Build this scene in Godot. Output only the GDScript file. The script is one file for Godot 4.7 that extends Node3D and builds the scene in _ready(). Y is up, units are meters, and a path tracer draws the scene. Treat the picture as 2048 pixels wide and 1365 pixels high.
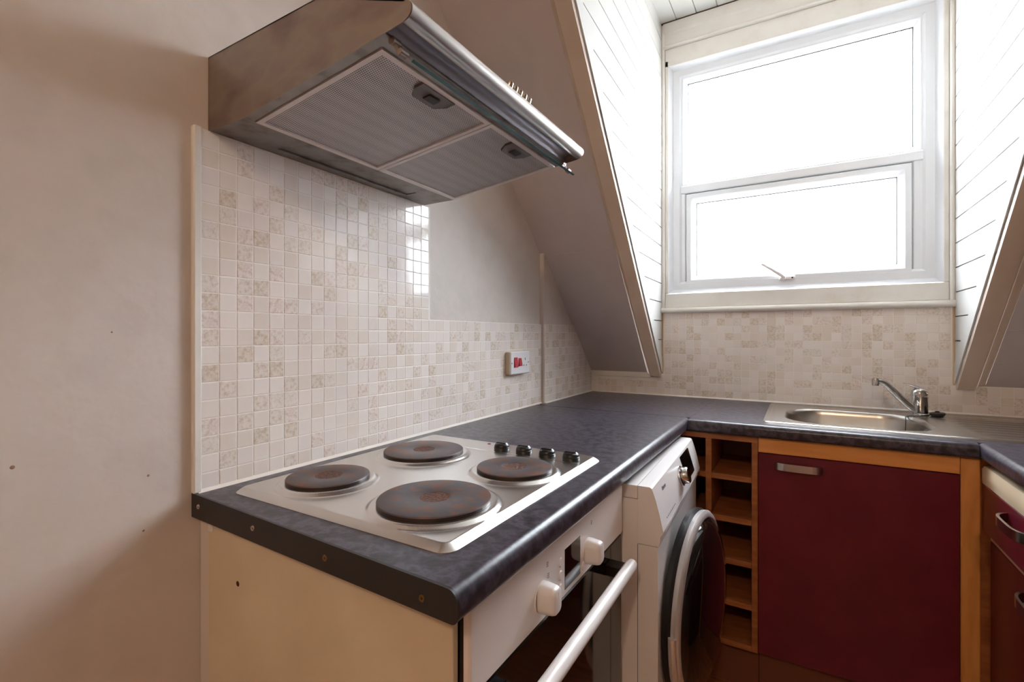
extends Node3D

# ---------------------------------------------------------------- mesh builder
class MB:
	var st := SurfaceTool.new()
	func _init():
		st.begin(Mesh.PRIMITIVE_TRIANGLES)
	func v(p: Vector3, n: Vector3, uv: Vector2):
		st.set_normal(n); st.set_uv(uv); st.add_vertex(p)
	func tri(a: Vector3, b: Vector3, c: Vector3, na: Vector3, nb: Vector3, nc: Vector3, ua := Vector2.ZERO, ub := Vector2.ZERO, uc := Vector2.ZERO):
		var g := (c - a).cross(b - a)
		if g.length_squared() < 1e-16: return
		if g.dot(na + nb + nc) < 0.0:
			v(a, na, ua); v(c, nc, uc); v(b, nb, ub)
		else:
			v(a, na, ua); v(b, nb, ub); v(c, nc, uc)
	func quad(a: Vector3, b: Vector3, c: Vector3, d: Vector3, n: Vector3):
		tri(a, b, c, n, n, n, Vector2(0, 0), Vector2(1, 0), Vector2(1, 1))
		tri(a, c, d, n, n, n, Vector2(0, 0), Vector2(1, 1), Vector2(0, 1))
	func quadn(a: Vector3, b: Vector3, c: Vector3, d: Vector3, na: Vector3, nb: Vector3, nc: Vector3, nd: Vector3):
		tri(a, b, c, na, nb, nc); tri(a, c, d, na, nc, nd)
	func flat(pts: Array, away: Vector3):   # a flat polygon (convex), facing away from the point
		var n: Vector3 = (pts[1] - pts[0]).cross(pts[2] - pts[0]).normalized()
		if n.dot(pts[0] - away) < 0: n = -n
		for i in range(1, pts.size() - 1):
			tri(pts[0], pts[i], pts[i + 1], n, n, n)
	# a box with chamfered edges
	func box(p0: Vector3, p1: Vector3, bev := 0.0, xf := Transform3D.IDENTITY):
		var lo := p0.min(p1); var hi := p0.max(p1)
		var c := (lo + hi) / 2; var h := (hi - lo) / 2
		var b: float = min(bev, 0.45 * min(2 * h.x, min(2 * h.y, 2 * h.z)))
		var cc := xf * c
		var ax := [Vector3.RIGHT, Vector3.UP, Vector3.BACK]
		for i in 3:
			for s in [-1.0, 1.0]:
				var u: Vector3 = ax[(i + 1) % 3]; var w: Vector3 = ax[(i + 2) % 3]; var m: Vector3 = ax[i] * s
				var hu: float = h[(i + 1) % 3] - b; var hw: float = h[(i + 2) % 3] - b
				var o: Vector3 = c + m * h[i]
				flat([xf * (o - u * hu - w * hw), xf * (o + u * hu - w * hw), xf * (o + u * hu + w * hw), xf * (o - u * hu + w * hw)], cc)
		if b <= 0: return
		for i in 3:
			var j := (i + 1) % 3; var k := (i + 2) % 3
			for s in [-1.0, 1.0]:
				for t in [-1.0, 1.0]:
					var p: Array = []
					for e in [-1.0, 1.0]:
						var a := Vector3.ZERO; a[i] = s * h[i]; a[j] = t * (h[j] - b); a[k] = e * (h[k] - b)
						var d := Vector3.ZERO; d[i] = s * (h[i] - b); d[j] = t * h[j]; d[k] = e * (h[k] - b)
						p.append(xf * (c + a)); p.append(xf * (c + d))
					flat([p[0], p[1], p[3], p[2]], cc)
		for s in [-1.0, 1.0]:
			for t in [-1.0, 1.0]:
				for e in [-1.0, 1.0]:
					var q := Vector3(s, t, e)
					var r := h - Vector3(b, b, b)
					flat([xf * (c + q * Vector3(h.x, r.y, r.z)), xf * (c + q * Vector3(r.x, h.y, r.z)), xf * (c + q * Vector3(r.x, r.y, h.z))], cc)
	# a polygon swept from map0 to map1 (each turns a 2-D point into a 3-D one)
	func prism(poly: PackedVector2Array, m0: Callable, m1: Callable, smooth_deg := 35.0, caps := true):
		var n := poly.size()
		var area := 0.0
		for i in n: area += poly[i].cross(poly[(i + 1) % n])
		var sg := 1.0 if area > 0 else -1.0
		var en: Array = []
		for i in n:
			var d := (poly[(i + 1) % n] - poly[i]).normalized()
			en.append(Vector2(d.y, -d.x) * sg)
		for i in n:
			var a := poly[i]; var b := poly[(i + 1) % n]
			if a.distance_to(b) < 1e-7: continue
			var na: Vector2 = en[i]; var nb: Vector2 = en[i]
			var pv: Vector2 = en[(i + n - 1) % n]; var nx: Vector2 = en[(i + 1) % n]
			if rad_to_deg(abs(na.angle_to(pv))) < smooth_deg: na = (na + pv).normalized()
			if rad_to_deg(abs(nb.angle_to(nx))) < smooth_deg: nb = (nb + nx).normalized()
			var A0: Vector3 = m0.call(a); var B0: Vector3 = m0.call(b); var A1: Vector3 = m1.call(a); var B1: Vector3 = m1.call(b)
			var NA: Vector3 = ((m0.call(a + na * 0.01) as Vector3) - A0).normalized()
			var NB: Vector3 = ((m0.call(b + nb * 0.01) as Vector3) - B0).normalized()
			quadn(A0, B0, B1, A1, NA, NB, NB, NA)
		if not caps: return
		var t := Geometry2D.triangulate_polygon(poly)
		for s in 2:
			var m: Callable = m0 if s == 0 else m1
			var o: Callable = m1 if s == 0 else m0
			for i in range(0, t.size(), 3):
				var a: Vector3 = m.call(poly[t[i]]); var b: Vector3 = m.call(poly[t[i + 1]]); var c: Vector3 = m.call(poly[t[i + 2]])
				var g := (b - a).cross(c - a).normalized()
				if g.dot(a - (o.call(poly[t[i]]) as Vector3)) < 0: g = -g
				tri(a, b, c, g, g, g)
	# profile: (radius, height) along the axis xf.y
	func lathe(prof: PackedVector2Array, xf: Transform3D, seg := 40, smooth_deg := 40.0):
		var n := prof.size()
		var area := Vector2(0, prof[n - 1].y).cross(Vector2(0, prof[0].y)) + prof[n - 1].cross(Vector2(0, prof[n - 1].y)) + Vector2(0, prof[0].y).cross(prof[0])
		for i in n - 1: area += prof[i].cross(prof[i + 1])
		var sg := 1.0 if area >= 0 else -1.0   # normals face away from the axis side
		for i in n - 1:
			var a := prof[i]; var b := prof[i + 1]
			if a.distance_to(b) < 1e-7: continue
			var e := (b - a).normalized() * sg
			var ne := Vector2(e.y, -e.x)
			var na := ne; var nb := ne
			if i > 0:
				var p := (a - prof[i - 1]).normalized() * sg; var pn := Vector2(p.y, -p.x)
				if rad_to_deg(abs(pn.angle_to(ne))) < smooth_deg: na = (ne + pn).normalized()
			if i < n - 2:
				var q := (prof[i + 2] - b).normalized() * sg; var qn := Vector2(q.y, -q.x)
				if rad_to_deg(abs(qn.angle_to(ne))) < smooth_deg: nb = (ne + qn).normalized()
			for k in seg:
				var t0 := TAU * k / seg; var t1 := TAU * (k + 1) / seg
				var d0 := Vector3(cos(t0), 0, sin(t0)); var d1 := Vector3(cos(t1), 0, sin(t1))
				var up := Vector3.UP
				var P := [d0 * a.x + up * a.y, d1 * a.x + up * a.y, d1 * b.x + up * b.y, d0 * b.x + up * b.y]
				var N := [d0 * na.x + up * na.y, d1 * na.x + up * na.y, d1 * nb.x + up * nb.y, d0 * nb.x + up * nb.y]
				for j in 4:
					P[j] = xf * P[j]; N[j] = (xf.basis * N[j]).normalized()
				quadn(P[0], P[1], P[2], P[3], N[0], N[1], N[2], N[3])
	# a round tube through points, with a radius at each
	func tube(pts: Array, rad, seg := 14, caps := true, squash := 1.0):
		var n := pts.size()
		var up := Vector3(0.137, 0.92, 0.31).normalized()
		var rings: Array = []
		for i in n:
			var d: Vector3 = (pts[min(i + 1, n - 1)] - pts[max(i - 1, 0)]).normalized()
			if abs(d.dot(up)) > 0.97: up = Vector3(0.9, 0.1, 0.3).normalized()
			var s := d.cross(up).normalized(); up = s.cross(d).normalized()
			var r: float = rad[i] if rad is Array else rad
			var ring: Array = []
			for k in seg:
				var t := TAU * k / seg
				ring.append([pts[i] + s * cos(t) * r + up * sin(t) * r * squash, (s * cos(t) * squash + up * sin(t)).normalized()])
			rings.append(ring)
		for i in n - 1:
			for k in seg:
				var a: Array = rings[i][k]; var b: Array = rings[i][(k + 1) % seg]; var c: Array = rings[i + 1][(k + 1) % seg]; var d2: Array = rings[i + 1][k]
				quadn(a[0], b[0], c[0], d2[0], a[1], b[1], c[1], d2[1])
		if caps:
			for e in [0, n - 1]:
				var q: Vector3 = pts[1] if e == 0 else pts[n - 2]
				for k in seg:
					flat([pts[e], rings[e][k][0], rings[e][(k + 1) % seg][0]], q)
	# rows of points, joined into one smooth sheet; side: +1/-1 chooses the side the normals face
	func sheet(rows: Array, facing: Vector3, closed := false):
		var R := rows.size(); var C: int = rows[0].size()
		var nn: Array = []
		for i in R:
			var row: Array = []
			for j in C:
				var jm := (j + C - 1) % C if closed else maxi(j - 1, 0)
				var jp := (j + 1) % C if closed else mini(j + 1, C - 1)
				var du: Vector3 = rows[i][jp] - rows[i][jm]
				var dv: Vector3 = rows[mini(i + 1, R - 1)][j] - rows[maxi(i - 1, 0)][j]
				var g := du.cross(dv).normalized()
				row.append(g)
			nn.append(row)
		var tot := Vector3.ZERO
		var round_ := 0.0
		for i in R:
			var mid := Vector3.ZERO
			for p in rows[i]: mid += p / C
			for j in C:
				tot += nn[i][j]; round_ += nn[i][j].dot(rows[i][j] - mid)
		var sg := 1.0 if (round_ if facing == Vector3.ZERO else tot.dot(facing)) >= 0 else -1.0
		for i in R - 1:
			for j in (C if closed else C - 1):
				var k := (j + 1) % C
				quadn(rows[i][j], rows[i][k], rows[i + 1][k], rows[i + 1][j], nn[i][j] * sg, nn[i][k] * sg, nn[i + 1][k] * sg, nn[i + 1][j] * sg)
	func mesh() -> ArrayMesh:
		return st.commit()

# ---------------------------------------------------------------- naming
var used := {}
func numbered(n: String) -> String:
	if not used.has(n):
		used[n] = 0
		return n
	used[n] += 1
	return "%s_%03d" % [n, used[n]]
func obj(called: String, mb: MB, mat: Material, parent: Node = self) -> MeshInstance3D:
	return put(called, mb.mesh(), mat, parent)
func put(called: String, mesh: Mesh, mat: Material, parent: Node = self) -> MeshInstance3D:
	var o := MeshInstance3D.new()
	o.mesh = mesh
	if mat: o.material_override = mat
	o.name = numbered(called) if parent == self else called
	parent.add_child(o, true)
	return o
func tag(o: Node, label: String, category: String, group := "", kind := "") -> Node:
	o.set_meta("label", label); o.set_meta("category", category)
	if group: o.set_meta("group", group)
	if kind: o.set_meta("kind", kind)
	return o
func thing(called: String, label: String, category: String, at := Vector3.ZERO, turn := 0.0, group := "") -> Node3D:
	var o := Node3D.new(); o.name = numbered(called); add_child(o)
	o.position = at; o.rotation.y = turn
	tag(o, label, category, group)
	return o
func struct(called: String, mb: MB, mat: Material, label: String, category: String) -> MeshInstance3D:
	var o := obj(called, mb, mat)
	tag(o, label, category, "", "structure")
	return o

# ---------------------------------------------------------------- materials
func noise(seed_: int, freq: float, oct := 4, cellular := false) -> FastNoiseLite:
	var f := FastNoiseLite.new(); f.seed = seed_; f.frequency = freq; f.fractal_octaves = oct
	f.noise_type = FastNoiseLite.TYPE_CELLULAR if cellular else FastNoiseLite.TYPE_SIMPLEX_SMOOTH
	return f
func shade(img: Image, cols: Array, stops: Array) -> ImageTexture:   # grey image -> colours
	img.convert(Image.FORMAT_L8)
	var lut: Array = []
	var g := Gradient.new(); g.offsets = PackedFloat32Array(stops); g.colors = PackedColorArray(cols)
	for i in 256: lut.append(g.sample(i / 255.0))
	var src := img.get_data(); var dst := PackedByteArray(); dst.resize(src.size() * 3)
	for i in src.size():
		var c: Color = lut[src[i]]
		dst[3 * i] = c.r8; dst[3 * i + 1] = c.g8; dst[3 * i + 2] = c.b8
	return ImageTexture.create_from_image(Image.create_from_data(img.get_width(), img.get_height(), false, Image.FORMAT_RGB8, dst))
func nimg(n: FastNoiseLite, w := 512, h := 512) -> Image:
	return n.get_seamless_image(w, h)
func mat(c: Color, rough := 0.6, metal := 0.0, spec := 0.5) -> StandardMaterial3D:
	var m := StandardMaterial3D.new(); m.albedo_color = c; m.roughness = rough; m.metallic = metal; m.metallic_specular = spec
	return m
func tri_tex(m: StandardMaterial3D, tex: Texture2D, scale, world := true) -> StandardMaterial3D:
	m.albedo_color = Color.WHITE; m.albedo_texture = tex
	m.uv1_triplanar = true; m.uv1_world_triplanar = world
	m.uv1_scale = scale if scale is Vector3 else Vector3(scale, scale, scale)
	return m
func bump(m: StandardMaterial3D, img: Image, strength: float) -> StandardMaterial3D:
	var i2 := img.duplicate() as Image
	i2.convert(Image.FORMAT_RGBA8)
	i2.bump_map_to_normal_map(strength)
	m.normal_enabled = true; m.normal_texture = ImageTexture.create_from_image(i2)
	return m
func rgb(r: float, g: float, b: float) -> Color:
	return Color(r / 255.0, g / 255.0, b / 255.0)
func sys_text(s: String, size: float, depth := 0.0004) -> TextMesh:
	var t := TextMesh.new(); t.text = s
	var f := SystemFont.new(); f.font_names = PackedStringArray(["Droid Sans"])
	t.font = f; t.font_size = 32; t.pixel_size = size / 32.0; t.depth = depth; t.curve_step = 2.0
	return t

var M := {}
func make_materials():
	var pl := nimg(noise(3, 0.012, 5))
	M.plaster = bump(tri_tex(mat(Color.WHITE, 0.62), shade(pl, [rgb(211, 201, 194), rgb(216, 206, 199), rgb(214, 204, 197)], [0.2, 0.5, 0.9]), 0.9), nimg(noise(8, 0.03, 4)), 0.5)
	M.farwall = mat(rgb(166, 154, 144), 0.7)
	M.slope = bump(tri_tex(mat(Color.WHITE, 0.7), shade(nimg(noise(5, 0.006, 4)), [rgb(203, 191, 188), rgb(207, 195, 192), rgb(200, 191, 191)], [0.25, 0.5, 0.8]), 0.8), nimg(noise(9, 0.03, 4)), 0.4)
	M.trimwood = tri_tex(mat(Color.WHITE, 0.5), shade(nimg(noise(6, 0.01, 3)), [rgb(194, 178, 166), rgb(202, 187, 175)], [0.3, 0.7]), 1.0)
	M.cream = tri_tex(mat(Color.WHITE, 0.5), shade(nimg(noise(7, 0.01, 4)), [rgb(212, 196, 168), rgb(219, 204, 177)], [0.3, 0.7]), 0.7)
	M.board = mat(rgb(208, 207, 203), 0.5)
	M.groove_shade = mat(rgb(70, 66, 60), 0.9)  # cheek backing, coloured dark to paint in shade between the white boards
	M.pvc = mat(rgb(228, 231, 236), 0.3)
	M.oldpaint = tri_tex(mat(Color.WHITE, 0.5), shade(nimg(noise(11, 0.02, 4)), [rgb(224, 218, 209), rgb(229, 225, 218), rgb(231, 228, 222)], [0.1, 0.35, 0.8]), 0.8)
	M.mould = mat(rgb(70, 58, 46), 0.9)
	M.grout = mat(rgb(242, 236, 230), 0.8)
	M.seal = mat(rgb(236, 230, 222), 0.35)
	M.gasket = mat(rgb(40, 40, 42), 0.6)
	# tiles: plain glazed and marbled ones
	M.tiles = []
	for c in [rgb(240, 231, 225), rgb(237, 227, 220), rgb(242, 234, 229), rgb(238, 229, 225), rgb(233, 222, 213)]:
		var m := mat(c, 0.09, 0.0, 0.5); M.tiles.append(m)
	var sets := [
		[rgb(230, 219, 210), rgb(237, 228, 221), rgb(214, 196, 182)],
		[rgb(231, 218, 211), rgb(239, 230, 224), rgb(217, 196, 186)],
		[rgb(222, 210, 198), rgb(231, 221, 211), rgb(205, 187, 169)],
		[rgb(231, 222, 214), rgb(238, 230, 224), rgb(216, 200, 188)]]
	for k in 4:
		var nf := noise(40 + k, 0.022, 6); nf.fractal_gain = 0.68
		var im := nimg(nf, 256, 256)
		var tx := shade(im, [sets[k][2], sets[k][0], sets[k][1]], [0.2, 0.46, 0.72])
		for q in 2:
			var m := mat(Color.WHITE, 0.12); m.albedo_texture = tx
			m.uv1_scale = Vector3(0.42, 0.42, 1); m.uv1_offset = Vector3(0.13 + 0.46 * q, 0.31 * q + 0.1 * k, 0)
			M.tiles.append(m)
	# steel
	var br := nimg(noise(21, 0.02, 3), 512, 512)
	M.steel = mat(rgb(228, 225, 221), 0.25, 1.0)
	M.sink = mat(rgb(188, 184, 178), 0.27, 1.0)
	M.brass = mat(rgb(150, 116, 70), 0.35, 1.0)
	M.chrome = mat(rgb(210, 210, 210), 0.08, 1.0)
	M.satin = mat(rgb(200, 192, 184), 0.22, 1.0)
	M.hood = tri_tex(mat(Color.WHITE, 0.42, 0.85), shade(nimg(noise(22, 0.014, 5)), [rgb(134, 117, 113), rgb(148, 134, 127), rgb(156, 144, 132), rgb(150, 136, 132)], [0.1, 0.4, 0.6, 0.9]), Vector3(0.8, 1.6, 0.8))
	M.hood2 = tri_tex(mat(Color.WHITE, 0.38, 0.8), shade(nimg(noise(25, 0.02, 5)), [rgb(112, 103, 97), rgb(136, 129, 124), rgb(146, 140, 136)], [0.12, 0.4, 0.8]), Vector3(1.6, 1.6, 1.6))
	M.nose = mat(rgb(196, 190, 186), 0.33, 1.0)
	M.recess = mat(rgb(150, 146, 154), 0.4, 0.9)
	M.ringwhite = mat(rgb(226, 222, 222), 0.3, 0.55)
	M.alu = mat(rgb(222, 214, 210), 0.5, 0.4)
	# hob plates
	M.iron = tri_tex(mat(Color.WHITE, 0.48, 0.3), shade(nimg(noise(31, 0.011, 5)), [rgb(110, 70, 52), rgb(96, 73, 64), rgb(86, 76, 75), rgb(74, 72, 82), rgb(88, 75, 71), rgb(110, 76, 60)], [0.18, 0.34, 0.46, 0.6, 0.72, 0.86]), 2.6)
	M.iron_edge = mat(rgb(54, 44, 40), 0.4, 0.5)
	M.rust = bump(tri_tex(mat(Color.WHITE, 0.75), shade(nimg(noise(33, 0.05, 4)), [rgb(74, 48, 38), rgb(112, 72, 52)], [0.3, 0.7]), 6.0), nimg(noise(34, 0.08, 3), 256, 256), 3.0)
	M.black = mat(rgb(22, 21, 22), 0.32)
	M.blackglass = mat(rgb(16, 13, 13), 0.06)
	M.white = mat(rgb(240, 235, 234), 0.3)
	M.enamel = mat(rgb(238, 230, 226), 0.22)
	M.redplastic = mat(rgb(176, 16, 44), 0.3)
	# worktop
	var w1 := nimg(noise(51, 0.02, 5))
	M.worktop = bump(tri_tex(mat(Color.WHITE, 0.32), shade(w1, [rgb(32, 30, 36), rgb(54, 50, 60), rgb(80, 75, 89), rgb(50, 45, 53)], [0.2, 0.45, 0.65, 0.9]), Vector3(3.0, 3.0, 3.0)), nimg(noise(52, 0.12, 3), 256, 256), 0.12)
	M.wtjoint = mat(rgb(20, 20, 22), 0.4)
	M.strip = mat(rgb(36, 34, 34), 0.42)
	# timber
	M.beech = tri_tex(mat(Color.WHITE, 0.42), shade(nimg(noise(61, 0.012, 5)), [rgb(220, 148, 76), rgb(228, 156, 84), rgb(232, 162, 90)], [0.25, 0.5, 0.8]), Vector3(5.0, 0.8, 5.0))
	M.beech_rail = tri_tex(mat(Color.WHITE, 0.42), shade(nimg(noise(63, 0.012, 5)), [rgb(222, 148, 76), rgb(232, 160, 88)], [0.2, 0.8]), Vector3(0.7, 6.0, 5.0))
	M.rackwood = tri_tex(mat(Color.WHITE, 0.5), shade(nimg(noise(62, 0.012, 5)), [rgb(152, 88, 46), rgb(172, 106, 58)], [0.25, 0.75]), Vector3(1.0, 5.0, 3.0))
	M.floors = []
	for k in 3:
		M.floors.append(tri_tex(mat(Color.WHITE, 0.35), shade(nimg(noise(66 + k, 0.014, 5)), [rgb(140 + 8 * k, 84 + 6 * k, 50), rgb(172 + 8 * k, 108 + 6 * k, 66)], [0.25, 0.75]), Vector3(0.8, 1.0, 6.0)))
	M.burgundy = tri_tex(mat(Color.WHITE, 0.33), shade(nimg(noise(71, 0.01, 4)), [rgb(99, 20, 37), rgb(107, 24, 41)], [0.3, 0.7]), 1.0)
	M.burgundy_edge = mat(rgb(96, 22, 28), 0.4)
	M.creamrail = mat(rgb(224, 202, 170), 0.4)
	M.plinth = mat(rgb(122, 72, 48), 0.5)
	M.glass = mat(Color(0.9, 0.95, 0.95, 0.06), 0.02); M.glass.transparency = BaseMaterial3D.TRANSPARENCY_ALPHA
	M.visor = mat(Color(0.86, 0.93, 0.93, 0.10), 0.03); M.visor.transparency = BaseMaterial3D.TRANSPARENCY_ALPHA
	M.visoredge = mat(rgb(60, 104, 104), 0.12)
	# filter mesh: rows of small oval holes
	var fi := Image.create(64, 64, false, Image.FORMAT_RGB8)
	var bi := Image.create(64, 64, false, Image.FORMAT_RGB8)
	for y in 64:
		for x in 64:
			var oy := (y % 32) / 32.0; var ox := fmod(x + (16 if y >= 32 else 0), 32) / 32.0
			var d := Vector2((ox - 0.5) * 1.15, (oy - 0.5) * 1.5).length()
			var t: float = smoothstep(0.30, 0.46, d)
			fi.set_pixel(x, y, rgb(66, 62, 62).lerp(rgb(196, 190, 190), t)); bi.set_pixel(x, y, Color(t, t, t))
	M.filter = tri_tex(mat(Color.WHITE, 0.45, 0.55), ImageTexture.create_from_image(fi), Vector3(125, 125, 125))
	bump(M.filter, bi, 2.0)
	M.latch = mat(rgb(98, 94, 96), 0.45)

# ---------------------------------------------------------------- profile helpers
func arc(c: Vector2, r: float, a0: float, a1: float, n := 6) -> PackedVector2Array:
	var p := PackedVector2Array()
	for i in n + 1:
		var t := deg_to_rad(lerp(a0, a1, i / float(n)))
		p.append(c + Vector2(cos(t), sin(t)) * r)
	return p
func rrect(lo: Vector2, hi: Vector2, r: float, n := 5) -> PackedVector2Array:
	var p := PackedVector2Array()
	p.append_array(arc(Vector2(hi.x - r, lo.y + r), r, -90, 0, n)); p.append_array(arc(Vector2(hi.x - r, hi.y - r), r, 0, 90, n))
	p.append_array(arc(Vector2(lo.x + r, hi.y - r), r, 90, 180, n)); p.append_array(arc(Vector2(lo.x + r, lo.y + r), r, 180, 270, n))
	return p
func turn_to(axis: Vector3, at: Vector3) -> Transform3D:   # local y along axis
	var y := axis.normalized(); var h := Vector3.UP if abs(y.y) < 0.9 else Vector3.RIGHT
	var x := h.cross(y).normalized()
	return Transform3D(Basis(x, y, x.cross(y)), at)

# ---------------------------------------------------------------- places (metres; left wall tiles at x = 0, window wall tiles at z = ZW)
const ZW := -2.373
const WT := 0.895
const PITCH := 0.0336
const STEP := 0.018
const ZS := -1.838
const CEIL := 2.683
const BOARD := 0.0897
func slope_z(y: float) -> float: return y - 3.373
func cheek_x(z: float) -> float: return 0.378 + 0.029 * (z - ZW)

func _ready():
	# camera
	var cam := Camera3D.new(); cam.name = "camera"
	cam.position = Vector3(0.95, 1.185, 0.0)
	cam.rotation.y = deg_to_rad(30.8)
	var near := 0.05
	cam.set_frustum(near * 1365.0 / 966.0, Vector2(0, -11.5 / 966.0 * near), near, 50.0)
	add_child(cam); cam.current = true
	# sky: even overcast white
	var env := Environment.new()
	env.background_mode = Environment.BG_SKY
	var sm := ProceduralSkyMaterial.new()
	sm.sky_top_color = Color(0.93, 0.965, 1.0); sm.sky_horizon_color = Color(0.93, 0.965, 1.0)
	sm.ground_bottom_color = Color(0.70, 0.71, 0.72); sm.ground_horizon_color = Color(0.90, 0.93, 0.96)
	var sky := Sky.new(); sky.sky_material = sm
	env.sky = sky
	env.background_energy_multiplier = 25.0
	env.tonemap_mode = Environment.TONE_MAPPER_LINEAR
	env.tonemap_exposure = 1.36
	env.sdfgi_enabled = true; env.ssao_enabled = true; env.ssil_enabled = true
	var we := WorldEnvironment.new(); we.name = "world_environment"; we.environment = env
	add_child(we)
	make_materials()
	ceiling_lamp(Vector3(1.15, CEIL, 1.5), 0.76)
	room()
	tiles()
	dormer()
	window()
	worktops()
	hob()
	hood()
	oven()
	washing_machine()
	wine_rack()
	sink_cabinet()
	drawer_cabinet()
	sink()
	tap()
	plug()
	socket()

func ceiling_lamp(at: Vector3, energy: float):
	var t := thing("ceiling_lamp", "round opal glass ceiling lamp on the flat ceiling behind the viewer", "lamp", at)
	var b := MB.new()
	b.lathe(PackedVector2Array([Vector2(0, 0), Vector2(0.06, 0), Vector2(0.06, -0.02), Vector2(0, -0.02)]), Transform3D.IDENTITY, 32)
	obj("base", b, M.white, t)
	var g := MB.new()
	var pr := PackedVector2Array()
	for i in 13:
		var a := PI * i / 12.0
		pr.append(Vector2(0.075 * sin(a), -0.095 + 0.075 * cos(a)))
	g.lathe(pr, Transform3D.IDENTITY, 32)
	var gm := mat(rgb(255, 236, 210), 0.3); gm.emission_enabled = true; gm.emission = Color(1.0, 0.72, 0.45); gm.emission_energy_multiplier = 3.0
	obj("glass_globe_bulb", g, gm, t)
	var l := OmniLight3D.new(); l.name = "lamp_light"; l.position = Vector3(0, -0.095, 0)
	l.light_color = Color(1.0, 0.89, 0.77); l.light_energy = energy; l.light_size = 0.07; l.omni_range = 12.0; l.omni_attenuation = 2.0; l.shadow_enabled = true
	t.add_child(l)

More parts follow.
